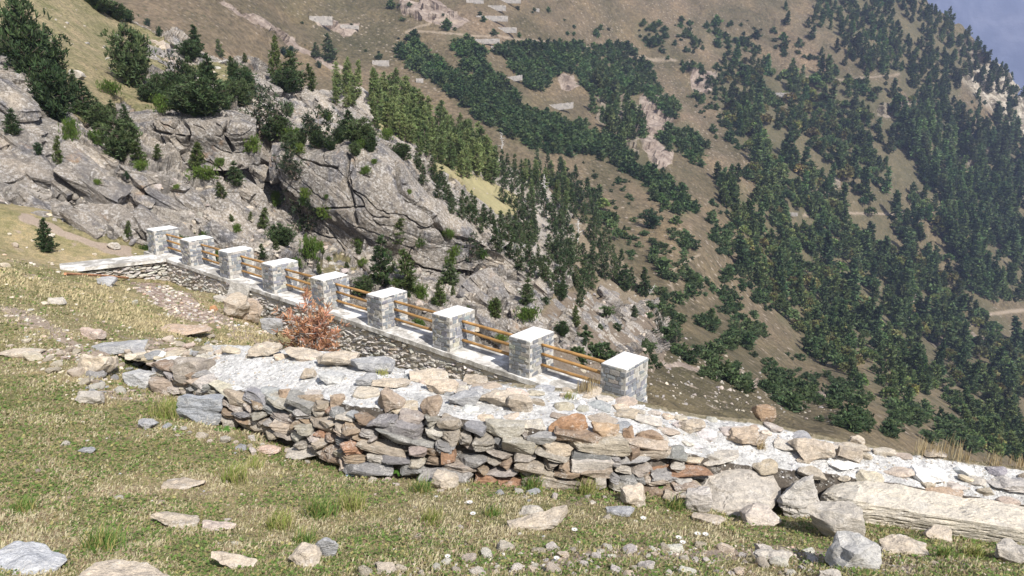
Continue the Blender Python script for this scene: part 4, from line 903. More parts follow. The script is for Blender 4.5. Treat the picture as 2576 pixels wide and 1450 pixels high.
# jointed blocks standing out of the outcrop, split along the bedding
ob = Bag(); rgn = np.random.default_rng(91); FR = np.stack([E1, E2, E3], 1)
for poly, cnt, (a0, a1) in (([(-20,230),(90,220),(180,350),(330,430),(600,520),(620,620),(370,600),(200,560),(-20,500)], 130, (34, 120)), ([(330,300),(620,290),(700,290),(700,385),(600,400),(420,380)], 36, (40, 110)), ([(690,380),(960,365),(1120,500),(1290,650),(1200,690),(1000,640),(820,600),(700,480)], 12, (24, 60)),
    ([(760,650),(1000,640),(1250,700),(1400,800),(1300,860),(1000,760),(780,720)], 84, (24, 80)), ([(350,100),(470,110),(480,165),(370,170)], 12, (30, 80)), ([(640,210),(860,270),(930,350),(700,340),(600,290)], 60, (30, 80)), ([(1080,430),(1300,620),(1420,740),(1330,720),(1180,580)], 60, (24, 70)), ([(560,400),(700,400),(700,520),(600,520)], 30, (30, 80)), ([(1380,720),(1600,740),(1620,860),(1480,880),(1360,820)], 60, (16, 54)), ([(860,240),(930,270),(925,330),(870,300)], 14, (24, 50)), ([(995,240),(1045,245),(1060,340),(1000,330)], 16, (20, 50))):
    Pn = np.array(poly, float); k = 0
    while k < cnt:
        x, y = rgn.uniform(Pn.min(0), Pn.max(0))
        if sdpoly(np.array([x]), np.array([y]), poly)[0] > 0: continue
        k += 1; h = cast(x, y, BV_HILL, BV_SPUR)
        if not h: continue
        w_ = (a0 + (a1 - a0) * rgn.random() ** 1.8) * depth(h[0]) / FPX; sz_ = (w_ * rgn.uniform(.8, 1.5), w_ * rgn.uniform(.5, 1), w_ * rgn.uniform(.28, .55))
        V, F = stone(rgn, sz_, 12 if w_ > 1.6 else 8, 1.75, 8, .03, 2 if w_ > 1.5 else 0); V = (V @ rotm(rgn.normal() * .14, rgn.normal() * .06, rgn.normal() * .06).T) @ FR.T
        ob.add(V + np.array(h[0]) - np.array(h[1] if h[1].z > -.2 else -h[1]) * sz_[2] * .27, F, (lambda q: (q, q, q))(float(rgn.choice([0, .1, .2, .35, .5], p=[.3, .25, .2, .15, .1]))))
CL = [[(690,362,60),(820,352,60),(940,345,61),(1020,385,61),(1090,450,61),(1180,515,61),(1285,612,60)],
 [(688,382,53),(810,374,52.3),(935,366,52.3),(1005,405,53),(1065,470,54),(1155,530,55),(1264,624,56)],
 [(690,425,52.2),(800,432,51.0),(930,432,50.6),(1010,482,51.2),(1080,532,52.4),(1165,572,54),(1264,636,55.5)],
 [(700,468,52.6),(795,512,51.4),(920,542,50.8),(1010,562,51.2),(1090,577,52.4),(1170,597,54),(1266,646,55.5)],
 [(712,492,53.4),(800,572,52.8),(888,615,52.3),(962,652,52.4),(1060,630,52.8),(1160,620,54.4),(1268,660,56)], [(722,545,54),(808,632,53),(892,675,52.3),(964,708,52.3),(1062,690,53),(1162,678,54.6),(1272,705,57)]]
CL2 = [[(325,285,57),(430,276,57),(520,278,57),(590,286,57),(645,300,58)],
 [(328,302,52.6),(430,289,52.0),(520,291,51.7),(590,301,52),(642,318,53.4)], [(336,326,52.3),(430,332,51.2),(520,338,51.0),(590,340,51.5),(644,345,53.2)],
 [(345,348,52.8),(430,373,51.8),(520,381,51.7),(590,380,52.3),(642,373,53.8)], [(356,392,53),(435,418,52),(524,428,51.8),(592,428,52.2),(648,418,54)]]
def crag(C, nr_, nc_, seams, tone):
    a_, b_, c_, V = sheet(C, nr_, nc_); nn = vnormals(V, nr_, nc_); nn *= 1 if (nn @ np.array([0, -1., .2])).mean() > 0 else -1
    q = np.stack([V @ E1, V @ E2, V @ E3], -1); wv = fbm(V / 3, 4, 61); f1, f2, r, v = worley(q / np.array([5.5, 4, 2.6]) + .35 * wv[:, None], 64)
    dd = .55 * (r[3] - .5) + .75 * (v * (np.stack(r[:3], -1) - .5)).sum(-1) - .55 * sstep(.04, 0, f2 - f1) * (wv > -.15)
    lay = q[:, 2] / .8 + 1.1 * wv; fr = lay - np.floor(lay); dd += .16 * (h3(np.floor(lay), 0 * lay, 0 * lay, 4) - .5) - .22 * sstep(.86, 1, fr) * (fbm(V / 1.3, 3, 68) > .0)
    dd += .38 * fbm(V / 3.5, 4, 65) + .10 * fbm(V / .5, 4, 66); dd -= .9 * np.maximum.reduce([sstep(7, 0, sdline(a_, b_, l)) * w for l, w in seams])
    ob.add(V + nn * dd[:, None], gridF(nr_, nc_), tone)
crag(CL, 220, 380, [([(1000,405),(1010,480),(1085,540),(1120,600)], 1), ([(880,372),(870,450),(900,560)], .5)], (.08, .08, .08))
crag(CL2, 110, 260, [([(455,290),(470,340),(465,380)], .7), ([(575,300),(560,345),(590,380)], .9), ([(380,330),(455,345)], .5)], (.14, .14, .14))
BV_BLK = BVHTree.FromPolygons([tuple(v) for v in np.concatenate(ob.V).tolist()], np.concatenate(ob.F[4]).tolist())
tag(ob.build('rock_outcrop', hill.data.materials[0]), kind='structure')
# ------------------------------------------------------------------ vegetation
def mat_leaf(name, rnd=.35, sat=1.0, hue=None):
    t = T(name); tint = t.attr('tint', 'Color'); oi = t.n('ShaderNodeObjectInfo')
    v = t.math('MULTIPLY_ADD', oi.outputs['Random'], rnd * 2, 1 - rnd)
    hs = t.n('ShaderNodeHueSaturation'); t.set(hs.inputs['Color'], tint); t.set(hs.inputs['Value'], v)
    t.set(hs.inputs['Hue'], hue or t.math('MULTIPLY_ADD', oi.outputs['Random'], -.035, .505)); t.set(hs.inputs['Saturation'], sat)
    tr = t.n('ShaderNodeBsdfTranslucent'); t.set(tr.inputs['Color'], hs.outputs[0])
    mx = t.n('ShaderNodeMixShader'); mx.inputs[0].default_value = .3; t.set(t.b.inputs['Base Color'], hs.outputs[0]); t.b.inputs['Roughness'].default_value = .65
    t.t.links.new(t.b.outputs[0], mx.inputs[1]); t.t.links.new(tr.outputs[0], mx.inputs[2]); t.t.links.new(mx.outputs[0], t.t.nodes['Material Output'].inputs[0])
    return t.m
M_LEAF = mat_leaf('pine_needles', .3); M_GRASSB = mat_leaf('grass_blades', 0, hue=.5)
M_BARK = mat_simple('bark', (.10, .075, .055), (.26, .21, .17), 5, .03, .9, (1, 1, .3)); M_DEAD = mat_simple('weathered_wood', (.42, .40, .38), (.66, .64, .61), 4, .02, .9)
def tufts(P, D, L, rng, blades=6, spread=.8, wid=.22, col=(.04, .075, .028), var=.35):
    """needle tufts: fans of narrow triangles at points P pointing along D"""
    n = len(P); P = np.repeat(P, blades, 0); D = np.repeat(D, blades, 0); L = np.repeat(L, blades)
    d = D + rng.normal(size=D.shape) * spread; d /= np.linalg.norm(d, axis=1, keepdims=True)
    s = np.cross(d, rng.normal(size=d.shape)); s /= np.linalg.norm(s, axis=1, keepdims=True) + 1e-9
    L = L * rng.uniform(.7, 1.25, len(L)); w = (L * wid)[:, None]
    V = np.stack([P - s * w * .5, P + s * w * .5, P + d * L[:, None] + s * w * .35, P + d * L[:, None] - s * w * .35], 1).reshape(-1, 3)
    F = np.arange(len(V)).reshape(-1, 4)
    tn = np.repeat(rng.uniform(1 - var, 1 + var, n), blades)[:, None] * np.array(col) * (1 + rng.normal(size=(len(P), 1)) * .12)
    tn = tn * np.repeat(1 + rng.normal(size=(n, 3)) * .06, blades, 0)
    return V, F, np.repeat(np.clip(tn, .004, .9), 4, 0)
def conifer(seed, H=4., R=1.1, kind='cone', whorls=13, per=6, tl=.30, blades=6, col=(.04, .075, .028), gap=.0, stems=1, low=.04, tpl=9, thin=1.):
    """returns trunk bag and crown bag; all in metres with the base at the origin"""
    rng = np.random.default_rng(seed); tb = Bag(); P = []; D = []; Ls = []
    for s_ in range(stems):
        a0 = rng.uniform(0, 6.28); hs = H * (1 if s_ == 0 else rng.uniform(.55, .9)); off = np.array([math.cos(a0), math.sin(a0), 0]) * (R * .45 if s_ else 0)
        zs = np.linspace(0, 1, 9); bend = rng.normal(size=2) * .05 * H
        tr = np.stack([off[0] * zs ** .6 + bend[0] * zs ** 2, off[1] * zs ** .6 + bend[1] * zs ** 2, zs * hs], -1)
        V, F = tube(tr, np.linspace(H * .022, H * .003, 9), 6); tb.add(V, F)
        for w in range(whorls):
            f = low + (1 - low) * (w + rng.uniform(-.3, .3)) / whorls; f = min(max(f, .02), .985)
            if kind == 'cone': r = R * (1.03 - f) ** .75 * min(1, .55 + f * 3)
            elif kind == 'column': r = R * (1.02 - f) ** .45 * .8 * min(1, .4 + f * 4)
            elif kind == 'spruce': r = R * (1.02 - f) ** .95
            elif kind == 'bush': r = R * math.sqrt(max(.05, 1 - (f * 1.0) ** 2))
            else: r = R * math.sin(math.pi * min(.96, .12 + f * .86)) ** .8
            r *= (1 if s_ == 0 else .7)
            c = np.array([np.interp(f, zs, tr[:, k]) for k in range(3)])
            for b in range(per):
                if rng.random() < gap: continue
                a = rng.uniform(0, 6.28); l = r * rng.uniform(.55, 1.2); up = rng.uniform(.1, .55) if kind != 'spruce' else rng.uniform(-.25, .15)
                if kind == 'bush': up = rng.uniform(.05, .5)
                d = np.array([math.cos(a), math.sin(a), up]); e = c + d * l
                if rng.random() < .8:
                    V, F = tube([c, c + d * l * .5 + [0, 0, -.03 * l], e], np.array([H * .006, H * .004, H * .002]), 4); tb.add(V, F)
                m = max(2, int(tpl * l / R * rng.uniform(.8, 1.2))); t_ = rng.uniform(.25, 1.03, m)[:, None]
                pt = c + (e - c) * t_ + rng.normal(size=(m, 3)) * l * .13 * (1.2 - t_ * .5); P.append(pt)
                dd = np.broadcast_to(d * .5 + np.array([0, 0, .75 if kind != 'spruce' else .1]), (m, 3)) + rng.normal(size=(m, 3)) * .3; D.append(dd); Ls.append(np.full(m, tl) * rng.uniform(.75, 1.2, m))
        top = tr[-1] + rng.normal(size=(5, 3)) * .05 * R; P.append(top); D.append(np.broadcast_to([0, 0, 1.], (5, 3))); Ls.append(np.full(5, tl))
    P = np.concatenate(P); D = np.concatenate(D); Ls = np.concatenate(Ls); D = D / np.linalg.norm(D, axis=1, keepdims=True)
    P[:, 2] = np.maximum(P[:, 2], .02)
    V, F, C = tufts(P, D, Ls, rng, blades, .65, .26 * thin, col)
    cb = Bag(); cb.add(V, F, (.04, .07, .03)); cb.C = [C]
    return tb, cb
DK = (.062, .100, .040); MD = (.09, .13, .042); BR = (.10, .155, .045)
PROTO = {}
def proto(key, **kw):
    tb, cb = conifer(**kw); e = bpy.data.objects.new('pine_tree', None); t_ = tb.build('trunk', M_BARK); c_ = cb.build('crown', M_LEAF)
    for o in (t_, c_): COL.objects.unlink(o)
    PROTO.setdefault(key, []).append((t_.data, c_.data, kw.get('H', 4.), kw.get('R', 1.1)))
for s in range(3): proto('cone', seed=s, H=4, R=1.05, whorls=15, per=6, tl=.27, col=DK)
for s in range(3): proto('column', seed=10 + s, H=4, R=.95, kind='column', whorls=16, per=6, tl=.25, col=MD)
for s in range(3): proto('multi', seed=20 + s, H=3.4, R=1.5, kind='round', whorls=12, per=7, tl=.27, stems=3, col=DK, low=.02)
for s in range(2): proto('sparse', seed=30 + s, H=3.6, R=1.6, kind='round', whorls=10, per=5, tl=.25, blades=5, stems=2, col=(.05, .075, .04), gap=.3, tpl=7)
for s in range(3): proto('sun_tint', seed=40 + s, H=6, R=1.15, kind='column', whorls=16, per=5, tl=.42, blades=5, col=(.15, .205, .078), tpl=7)  # sunlight painted into the foliage colour, paler and yellower
for s in range(3): proto('dark', seed=50 + s, H=6, R=1.5, kind='cone', whorls=14, per=5, tl=.45, blades=5, col=(.062, .100, .042), tpl=6, gap=.1)
for s in range(2): proto('mat', seed=60 + s, H=.8, R=1.6, kind='bush', whorls=5, per=12, tl=.2, blades=6, col=(.085, .15, .03), low=.02, tpl=10)
for s in range(3): proto('dwarf', seed=70 + s, H=2.2, R=1.2, kind='round', whorls=7, per=6, tl=.34, blades=5, col=(.04, .078, .036), stems=2, low=.02, tpl=6)
def plant(kind, px, py, hpx, wpx, label, rng, trees, cat='pine tree', name='pine_tree', group=None, parts=True, hit=None):
    hit = hit or cast(px, py, *trees)
    if hit is None: return None
    t_, c_, H, R = PROTO[kind][int(rng.integers(len(PROTO[kind])))]; s = depth(hit[0]) / FPX
    sz = hpx * s / H; sx = wpx * s / (2 * R); rz = rng.uniform(0, 6.28)
    if parts:
        e = empty(name, hit[0] + Vector((0, 0, -.04 * hpx * s)), label, cat, group); e.scale = (sx, sx, sz); e.rotation_euler = (rng.normal() * .04, rng.normal() * .04, rz)
        for nm, d in (('trunk', t_), ('crown', c_)):
            o = bpy.data.objects.new(nm, d); COL.objects.link(o); o.parent = e
        return e
TREES = [ # px, py, h, w, kind, label
 (67,190,170,100,'multi','tallest bushy pine at the upper left of the rocky hill'), (125,205,112,92,'multi','broad pine touching the right side of the tallest upper left pine'),
 (143,302,125,88,'multi','rounded light green pine below the two upper left pines'), (215,295,78,62,'cone','pine on the rocks right of the rounded light green pine'),
 (255,322,52,60,'multi','low pine under the grass shelf left of the grey outcrop'), (303,402,92,82,'multi','big bushy pine in front of the streaked grey cliff'),
 (352,418,56,42,'column','small pine joined to the lower right of the big bushy pine'), (32,340,58,40,'cone','young pine at the left edge beside a rusty dead branch'),
 (328,214,125,92,'multi','large twin topped pine on the edge of the upper meadow'), (352,206,106,46,'column','slim pine merging with the large twin topped pine'),
 (443,206,66,44,'sparse','open branched small pine above the pine thicket on the cliff'), (478,236,78,52,'cone','pointed pine in the middle of the thicket on the cliff top'),
 (535,258,104,64,'cone','tall pointed pine at the right of the thicket on the cliff top'), (436,254,62,92,'multi','wide low pine at the left of the cliff top thicket'),
 (512,290,78,112,'multi','widest pine of the cliff top thicket, hanging over the cliff'), (470,282,60,80,'multi','spreading dark pine at the lower middle of the cliff top thicket'), (595,227,72,34,'column','yellowish slim pine at the right end of the thicket'),
 (612,248,60,60,'multi','rounded pine below the yellowish slim pine'), (493,142,66,42,'cone','pine standing on the ridge against the brown slope'), (478,149,42,54,'multi','low pine at the foot of the ridge pine'),
 (556,146,40,22,'column','thin young pine on the ridge to the right of a grey fallen trunk'), (655,347,112,112,'sparse','broad open pine in front of the dark cleft of the cliff'), (700,352,100,70,'sparse','open grey green pine on the right flank of the broad open pine'),
 (690,200,92,36,'column','tall narrow pine on the hill crest'), (742,230,86,72,'cone','golden green triangular pine on the hill crest'), (722,232,50,60,'multi','dark low pine on the left of the golden green triangular pine'), (785,228,58,28,'column','slim pine right of the golden green triangular pine'),
 (828,156,60,38,'cone','dark blue green pine on the brown slope above the crest'), (795,145,32,26,'cone','small round pine left of the dark blue green pine'), (617,157,20,15,'column','tiny lone pine on the brown slope behind the ridge'),
 (714,140,18,16,'dwarf','left one of two tiny bushes on the brown slope above the crest'), (731,141,20,26,'dwarf','right one of two tiny bushes on the brown slope above the crest'), (803,172,15,13,'dwarf','tiny bush below the small round pine'),
 (497,420,54,38,'column','lone pine standing before the grey cliff above the long wall'), (397,400,33,24,'column','small pine on the rocks right of the big bushy pine'), (595,468,54,42,'cone','pointed pine beside the dark recessed rock'),
 (560,498,36,30,'column','small light green pine left of the pointed pine by the dark recessed rock'), (148,412,62,24,'column','thin young pine among the pale slabs at the left'), (100,390,26,20,'dwarf','tiny pine on the pale slabs at the far left'),
 (322,452,18,13,'dwarf','tiny seedling pine on the pale slabs below the big bushy pine'), (800,372,92,86,'sparse','grey green open pine on the right of the cliff ledge'), (905,365,60,66,'multi','dark pine on the crest above the great smooth cliff'), (880,350,62,48,'cone','dark pointed pine on the crest left of the great smooth cliff'),
 (250,30,46,62,'multi','left pine of the group cut by the top edge'), (292,50,36,52,'multi','middle pine of the group cut by the top edge'), (325,56,26,34,'dwarf','right pine of the group at the top edge'), (372,66,16,14,'dwarf','tiny pine beside the pale ridge rock'), (402,92,20,14,'dwarf','tiny pine at the end of the pale ridge rock'),
 (118,633,74,46,'cone','lone young pine in the meadow left of the farthest pillar'), (322,600,40,20,'column','small leaning pine on the bare rock above the wing of the wall'),
 (663,577,48,30,'column','slim pine below the open pine on the cliff face'), (707,618,48,62,'multi','round dark pine on the rocks above the fourth farthest pillar'), (663,653,26,24,'cone','small pine right behind the third farthest pillar'), (778,580,92,96,'sparse','sparse pine clinging to the great smooth cliff'),
 (745,450,80,70,'sparse','grey leaning pine clinging to the left flank of the great smooth cliff'),
 (962,718,112,66,'cone','tall dark pine behind the rails left of the fourth nearest pillar'), (1025,732,94,58,'column','second tall pine, a little right of the fourth nearest pillar'), (1000,612,58,40,'column','bright green pine on the smooth cliff with the ochre patch'),
 (912,742,44,46,'multi','low pine behind the rails between the middle and fourth nearest pillars'), (902,640,30,20,'column','small pine by the left side of the ochre rock patch'), (1132,716,52,50,'cone','dark pine on the lower rocks right of the two tall pines'),
 (1109,772,62,36,'column','pine just above the third nearest pillar'), (1180,655,62,56,'sparse','faded grey pine at the right foot of the great smooth cliff'), (1325,768,62,40,'cone','dark pine above the rails left of the second nearest pillar'), (1250,800,50,34,'column','slim pine standing above the third nearest rail bay'),
 (1412,844,34,32,'multi','round dark pine just right of the second nearest pillar'), (1448,822,48,24,'column','narrow pine leaning over the last rocks of the hill'), (1472,834,15,13,'dwarf','tiny bush on the brown slope above the nearest rail bay'), (1472,871,24,12,'dwarf','tiny slim pine right above the nearest rail bay'),
 (1595,798,28,24,'cone','small round pine on the slope above the nearest pillar'), (1618,744,64,40,'cone','tall dark pine with a pale dead branch at the end of the spur'), (1568,731,60,46,'cone','broad dark pine at the end of the spur'), (1658,830,54,28,'sparse','twisted pine on the brown slope right of the spur'),
 (1703,871,42,38,'sparse','leaning pine on the brown slope up and right of the nearest pillar'), (1692,804,22,16,'dwarf','small bush above the leaning pine on the brown slope'), (1571,594,24,18,'cone','small pine at the upper right of the spur'), (1635,574,42,44,'dwarf','round bush standing out on the bare brown strip'),
]
rng = np.random.default_rng(4); ALLB = (BV_HILL, BV_SPUR, BV_SLOPE, BV_MEADOW, BV_BLK)
npine = 0
for x, y, h, w, k, lab in TREES:
    if plant(k, x, y, h * 1.12, w * 1.18, lab, rng, ALLB): npine += 1
for i, (x, y, w, h, lab) in enumerate([(277,238,50,22,'flat juniper mat on the grass shelf at the left'), (407,282,52,28,'yellow green juniper below the cliff top thicket'), (180,350,46,32,'bright green juniper cushion among the upper left rocks'), (243,365,58,24,'long juniper strip beside the bright green cushion'),
    (512,452,76,22,'long flat juniper under the grey cliff'), (735,354,66,20,'flat green juniper at the foot of the broad open pine'), (633,382,46,26,'juniper tucked under the cliff overhang'), (730,290,22,20,'tiny round juniper on the cliff edge'), (780,652,56,36,'juniper on the rocks above the middle pillar'),
    (693,518,30,24,'small juniper on the ledge left of the smooth cliff'), (597,584,24,14,'small juniper behind the third farthest pillar'), (1238,786,24,22,'vivid green shrub behind the third nearest rail bay'), (1325,808,62,24,'vivid green shrubs left of the second nearest pillar'), (1060,752,42,24,'green shrub right of the fourth nearest pillar'),
    (1130,600,30,16,'mossy tuft on the ledge of the smooth cliff'), (905,618,34,14,'green mat under the ochre rock patch'), (820,545,60,20,'yellow green mat on the ledge right of the clinging pine'), (700,330,30,14,'short juniper left of the crest pines')]):
    plant('mat', x, y, h * 1.1, w, lab, rng, ALLB, 'shrub', 'juniper_shrub')
# broken rock lying on the hill: far more pieces than one could count
rb = Bag(); rgn = np.random.default_rng(21); pr_ = [stone(np.random.default_rng(k + 50), (1, rgn.uniform(.6, .9), rgn.uniform(.45, .8)), 3, 1.5, 7, .07) for k in range(12)]
for poly, cnt, (a0, a1) in (([(0,440),(300,520),(620,560),(760,700),(600,640),(370,620),(200,590),(0,520)], 420, (4, 20)), ([(380,440),(560,470),(640,520),(740,600),(700,650),(560,560),(380,520)], 300, (5, 24)), ([(760,600),(1000,650),(1250,680),(1400,800),(1560,900),(1500,960),(1300,860),(1000,760),(760,700)], 560, (5, 26)),
    ([(1050,380),(1290,560),(1500,760),(1440,780),(1200,600),(1040,470)], 260, (4, 18)), ([(0,40),(200,0),(330,80),(470,160),(330,200),(160,180)], 90, (4, 15)), ([(250,60),(420,90),(480,150),(420,160)], 26, (8, 30)), ([(560,170),(860,250),(900,330),(700,330)], 90, (4, 18)), ([(1440,720),(1560,700),(1750,860),(2200,1080),(1660,1010),(1440,880)], 1500, (2.5, 13)), ([(930,240),(1060,290),(1240,470),(1300,520),(1150,470),(1000,350)], 160, (4, 16)), ([(360,100),(560,170),(640,210),(480,200),(380,170)], 60, (5, 22))):
    Pn = np.array(poly, float); k = 0
    while k < cnt:
        x, y = rgn.uniform(Pn.min(0), Pn.max(0)); k += 1
        if sdpoly(np.array([x]), np.array([y]), poly)[0] > 0: continue
        h = cast(x, y, BV_HILL, BV_SPUR, BV_SLOPE)
        if not h: continue
        s_ = (a0 + (a1 - a0) * rgn.random() ** 2.2) * depth(h[0]) / FPX; V, F = pr_[k % 12]; rb.add(V @ rotm(rgn.uniform(0, 6), rgn.normal() * .3, rgn.normal() * .3).T * s_ + np.array(h[0]), F, pick(rgn, [(.34, .295, .25), (.39, .35, .31), (.27, .25, .235), (.42, .36, .29)], [3, 3, 2, 2]))
tag(rb.build('rock_rubble', M_STONE), 'broken rock lying about the hillside', 'rubble', kind='stuff')
k = 0
while k < 70:
    x, y = rng.uniform((150, 250), (1450, 880)); k += 1
    hit = cast(x, y, BV_HILL, BV_BLK)
    if hit is None: continue
    w_ = rng.uniform(14, 42); plant('mat', x, y, w_ * .5, w_, 'low green shrub rooted in the cracks of the rocky hill', rng, ALLB, 'shrub', 'juniper_shrub', 'low shrubs in the rocks of the hill', hit=hit)
# stands of trees on the spur and the right flank of the hill: counted trees of one stand share a label
STANDS = [('multi', 'dark bushy pine in the thicket crowning the grey cliff', 'pines of the cliff top thicket', [(350,225),(470,200),(620,215),(640,262),(600,292),(440,290),(360,262)], 17, (46, 82), (46, 72), 22),
 ('multi', 'dark pine on the ledge above the great smooth cliff', 'pines on the ledge above the great cliff', [(640,330),(780,330),(900,340),(1010,385),(1000,420),(860,385),(720,385)], 14, (38, 62), (40, 62), 24),
 ('cone', 'pine in the row climbing the left side of the rocky hill', 'pines climbing the left side of the hill', [(170,225),(250,270),(345,330),(370,420),(300,380),(200,300)], 9, (44, 74), (34, 52), 26),
 ('column', 'small pine rooted in the joints of the rocks behind the wall', 'small pines in the rock joints', [(560,520),(760,600),(1000,690),(1200,760),(1180,800),(960,740),(760,690),(600,600)], 16, (22, 42), (18, 30), 30),('sun_tint', 'sunlit pale green conifer in the dense stand on the spur above the cliff', 'sunlit conifers on the spur', [(920,290),(950,235),(1010,250),(1080,300),(1140,330),(1200,370),(1245,430),(1240,470),(1160,450),(1080,410),(1010,360),(960,340)], 100, (56, 88), (30, 44), 9.5),
 ('sun_tint', 'pale green conifer above the crest pines at the left end of the spur', 'conifers at the left end of the spur', [(835,260),(830,200),(880,170),(905,220),(900,260),(860,285)], 9, (55, 78), (28, 38), 15),
 ('dark', 'dark green conifer in the stand descending the right side of the spur', 'dark conifers on the spur', [(1250,430),(1330,450),(1420,440),(1490,510),(1510,590),(1560,660),(1610,740),(1570,745),(1480,690),(1400,640),(1330,600),(1270,540)], 66, (48, 76), (24, 38), 13),
 ('sun_tint', 'olive green conifer standing among the dark conifers of the spur', 'olive conifers on the spur', [(1290,430),(1400,430),(1470,500),(1440,560),(1340,540)], 12, (50, 66), (20, 28), 18),
 ('dark', 'dark pine on the broken right flank of the rocky hill', 'dark pines on the right flank of the hill', [(1020,400),(1090,430),(1150,490),(1240,560),(1330,600),(1420,640),(1500,720),(1450,790),(1400,760),(1300,680),(1210,600),(1110,520),(1040,450)], 84, (40, 64), (28, 46), 12.5)]
for kind, lab, grp, poly, cnt, (h0, h1), (w0, w1), sp in STANDS:
    P = np.array(poly); pl = []; k = tries = 0
    while k < cnt and tries < 4000:
        tries += 1; x = rng.uniform(P[:, 0].min(), P[:, 0].max()); y = rng.uniform(P[:, 1].min(), P[:, 1].max())
        if sdpoly(np.array([x]), np.array([y]), poly)[0] > 0 or any((x - a) ** 2 + (y - b) ** 2 < sp ** 2 for a, b in pl): continue
        hit = cast(x, y, BV_HILL, BV_SPUR, BV_SLOPE, BV_BLK); dd = depth(hit[0]) if hit else 0
        if not hit or dd > 260: continue
        sc = 1.0 if dd > 95 else .8
        if plant(kind, x, y, rng.uniform(h0, h1) * sc, rng.uniform(w0, w1) * sc, lab, rng, (), group=grp, hit=hit, **(dict(name='conifer_tree', cat='conifer') if 'conifer' in lab else {})): pl.append((x, y)); k += 1; npine += 1
print('pines', npine)
# the far slope: small light models, the largest ones as objects, the rest baked into one mesh per kind
def lowmodel(seed, **kw):
    tb, cb = conifer(seed=seed, **kw); V = np.concatenate(cb.V); C = np.concatenate(cb.C); F = np.concatenate(cb.F[4])
    return V, F, C
def roundtree(seed, col):
    rng = np.random.default_rng(seed); n = 90; d = rng.normal(size=(n, 3)); d /= np.linalg.norm(d, axis=1, keepdims=True); d[:, 2] = np.abs(d[:, 2]) * 1.2 - .25
    r = rng.uniform(.6, 1.08, n)[:, None]; P = d * r * np.array([2.2, 2.2, 2.4]) + np.array([0, 0, 2.7]); V, F, C = tufts(P, d + [0, 0, .4], np.full(n, .9), rng, 4, .8, .7, col, .4); return V, F, C
LOW = {'spruce': [lowmodel(s, H=13., R=2.6, kind='spruce', whorls=13, per=7, tl=1.25, blades=3, col=(.070, .115, .047), tpl=4, thin=1.7) for s in (1, 2, 3)],
 'pine': [lowmodel(s, H=8., R=2.2, kind='cone', whorls=9, per=6, tl=1.05, blades=3, col=(.095, .14, .052), tpl=4, thin=1.7) for s in (4, 5, 6)],
 'mugo': [lowmodel(s, H=3.6, R=2.0, kind='cone', whorls=6, per=6, tl=.8, blades=3, col=(.075, .125, .048), tpl=4, low=.02, thin=1.8) for s in (7, 8, 9)],
 'round': [roundtree(s, c) for s, c in ((1, (.13, .18, .065)), (2, (.105, .165, .065)), (3, (.19, .195, .07)))],
 'bush': [lowmodel(s, H=1.8, R=1.1, kind='round', whorls=5, per=5, tl=.45, blades=4, col=(.065, .105, .042), tpl=5, low=.02, thin=1.5) for s in (11, 12, 13)]}
spots = []
rng = np.random.default_rng(8)
for kind, dens, poly in ZONES:
    P = np.array(poly, float); x0, y0 = P.min(0); x1, y1 = P.max(0); base = {'mugo': 12, 'pine': 18.5, 'spruce': 20, 'mixed': 17}[kind]; base *= .72 if P[:, 1].mean() > 780 else 1; step = base / math.sqrt(dens)
    gx, gy = np.meshgrid(np.arange(x0 - 10, x1 + 10, step), np.arange(y0 - 10, y1 + 10, step * .8)); X = (gx + rng.uniform(-.5, .5, gx.shape) * step).ravel(); Y = (gy + rng.uniform(-.5, .5, gx.shape) * step).ravel()
    sd = sdpoly(X, Y, poly) + 14 * fbm(np.stack([X, Y, 0 * X], -1) / 45, 3, 5)
    hole = fbm(np.stack([(X * .64 + Y * .77) / 95, (X * .77 - Y * .64) / 26, 0 * X], -1), 3, 15) < (-2 if kind == 'mugo' and dens > .7 else (-.36 if kind != 'mixed' else -.13) if dens >= .85 else -.22 + (1 - dens) * .4)
    for x, y in zip(X[(sd < 2) & ~hole], Y[(sd < 2) & ~hole]):
        k = kind
        if kind == 'mixed': k = rng.choice(['pine', 'round', 'spruce', 'mugo'], p=[.34, .42, .1, .14])
        if kind == 'spruce': k = rng.choice(['spruce', 'pine'], p=[.65, .35])
        spots.append((x, y, k, rng.uniform(.7, 1.25)))
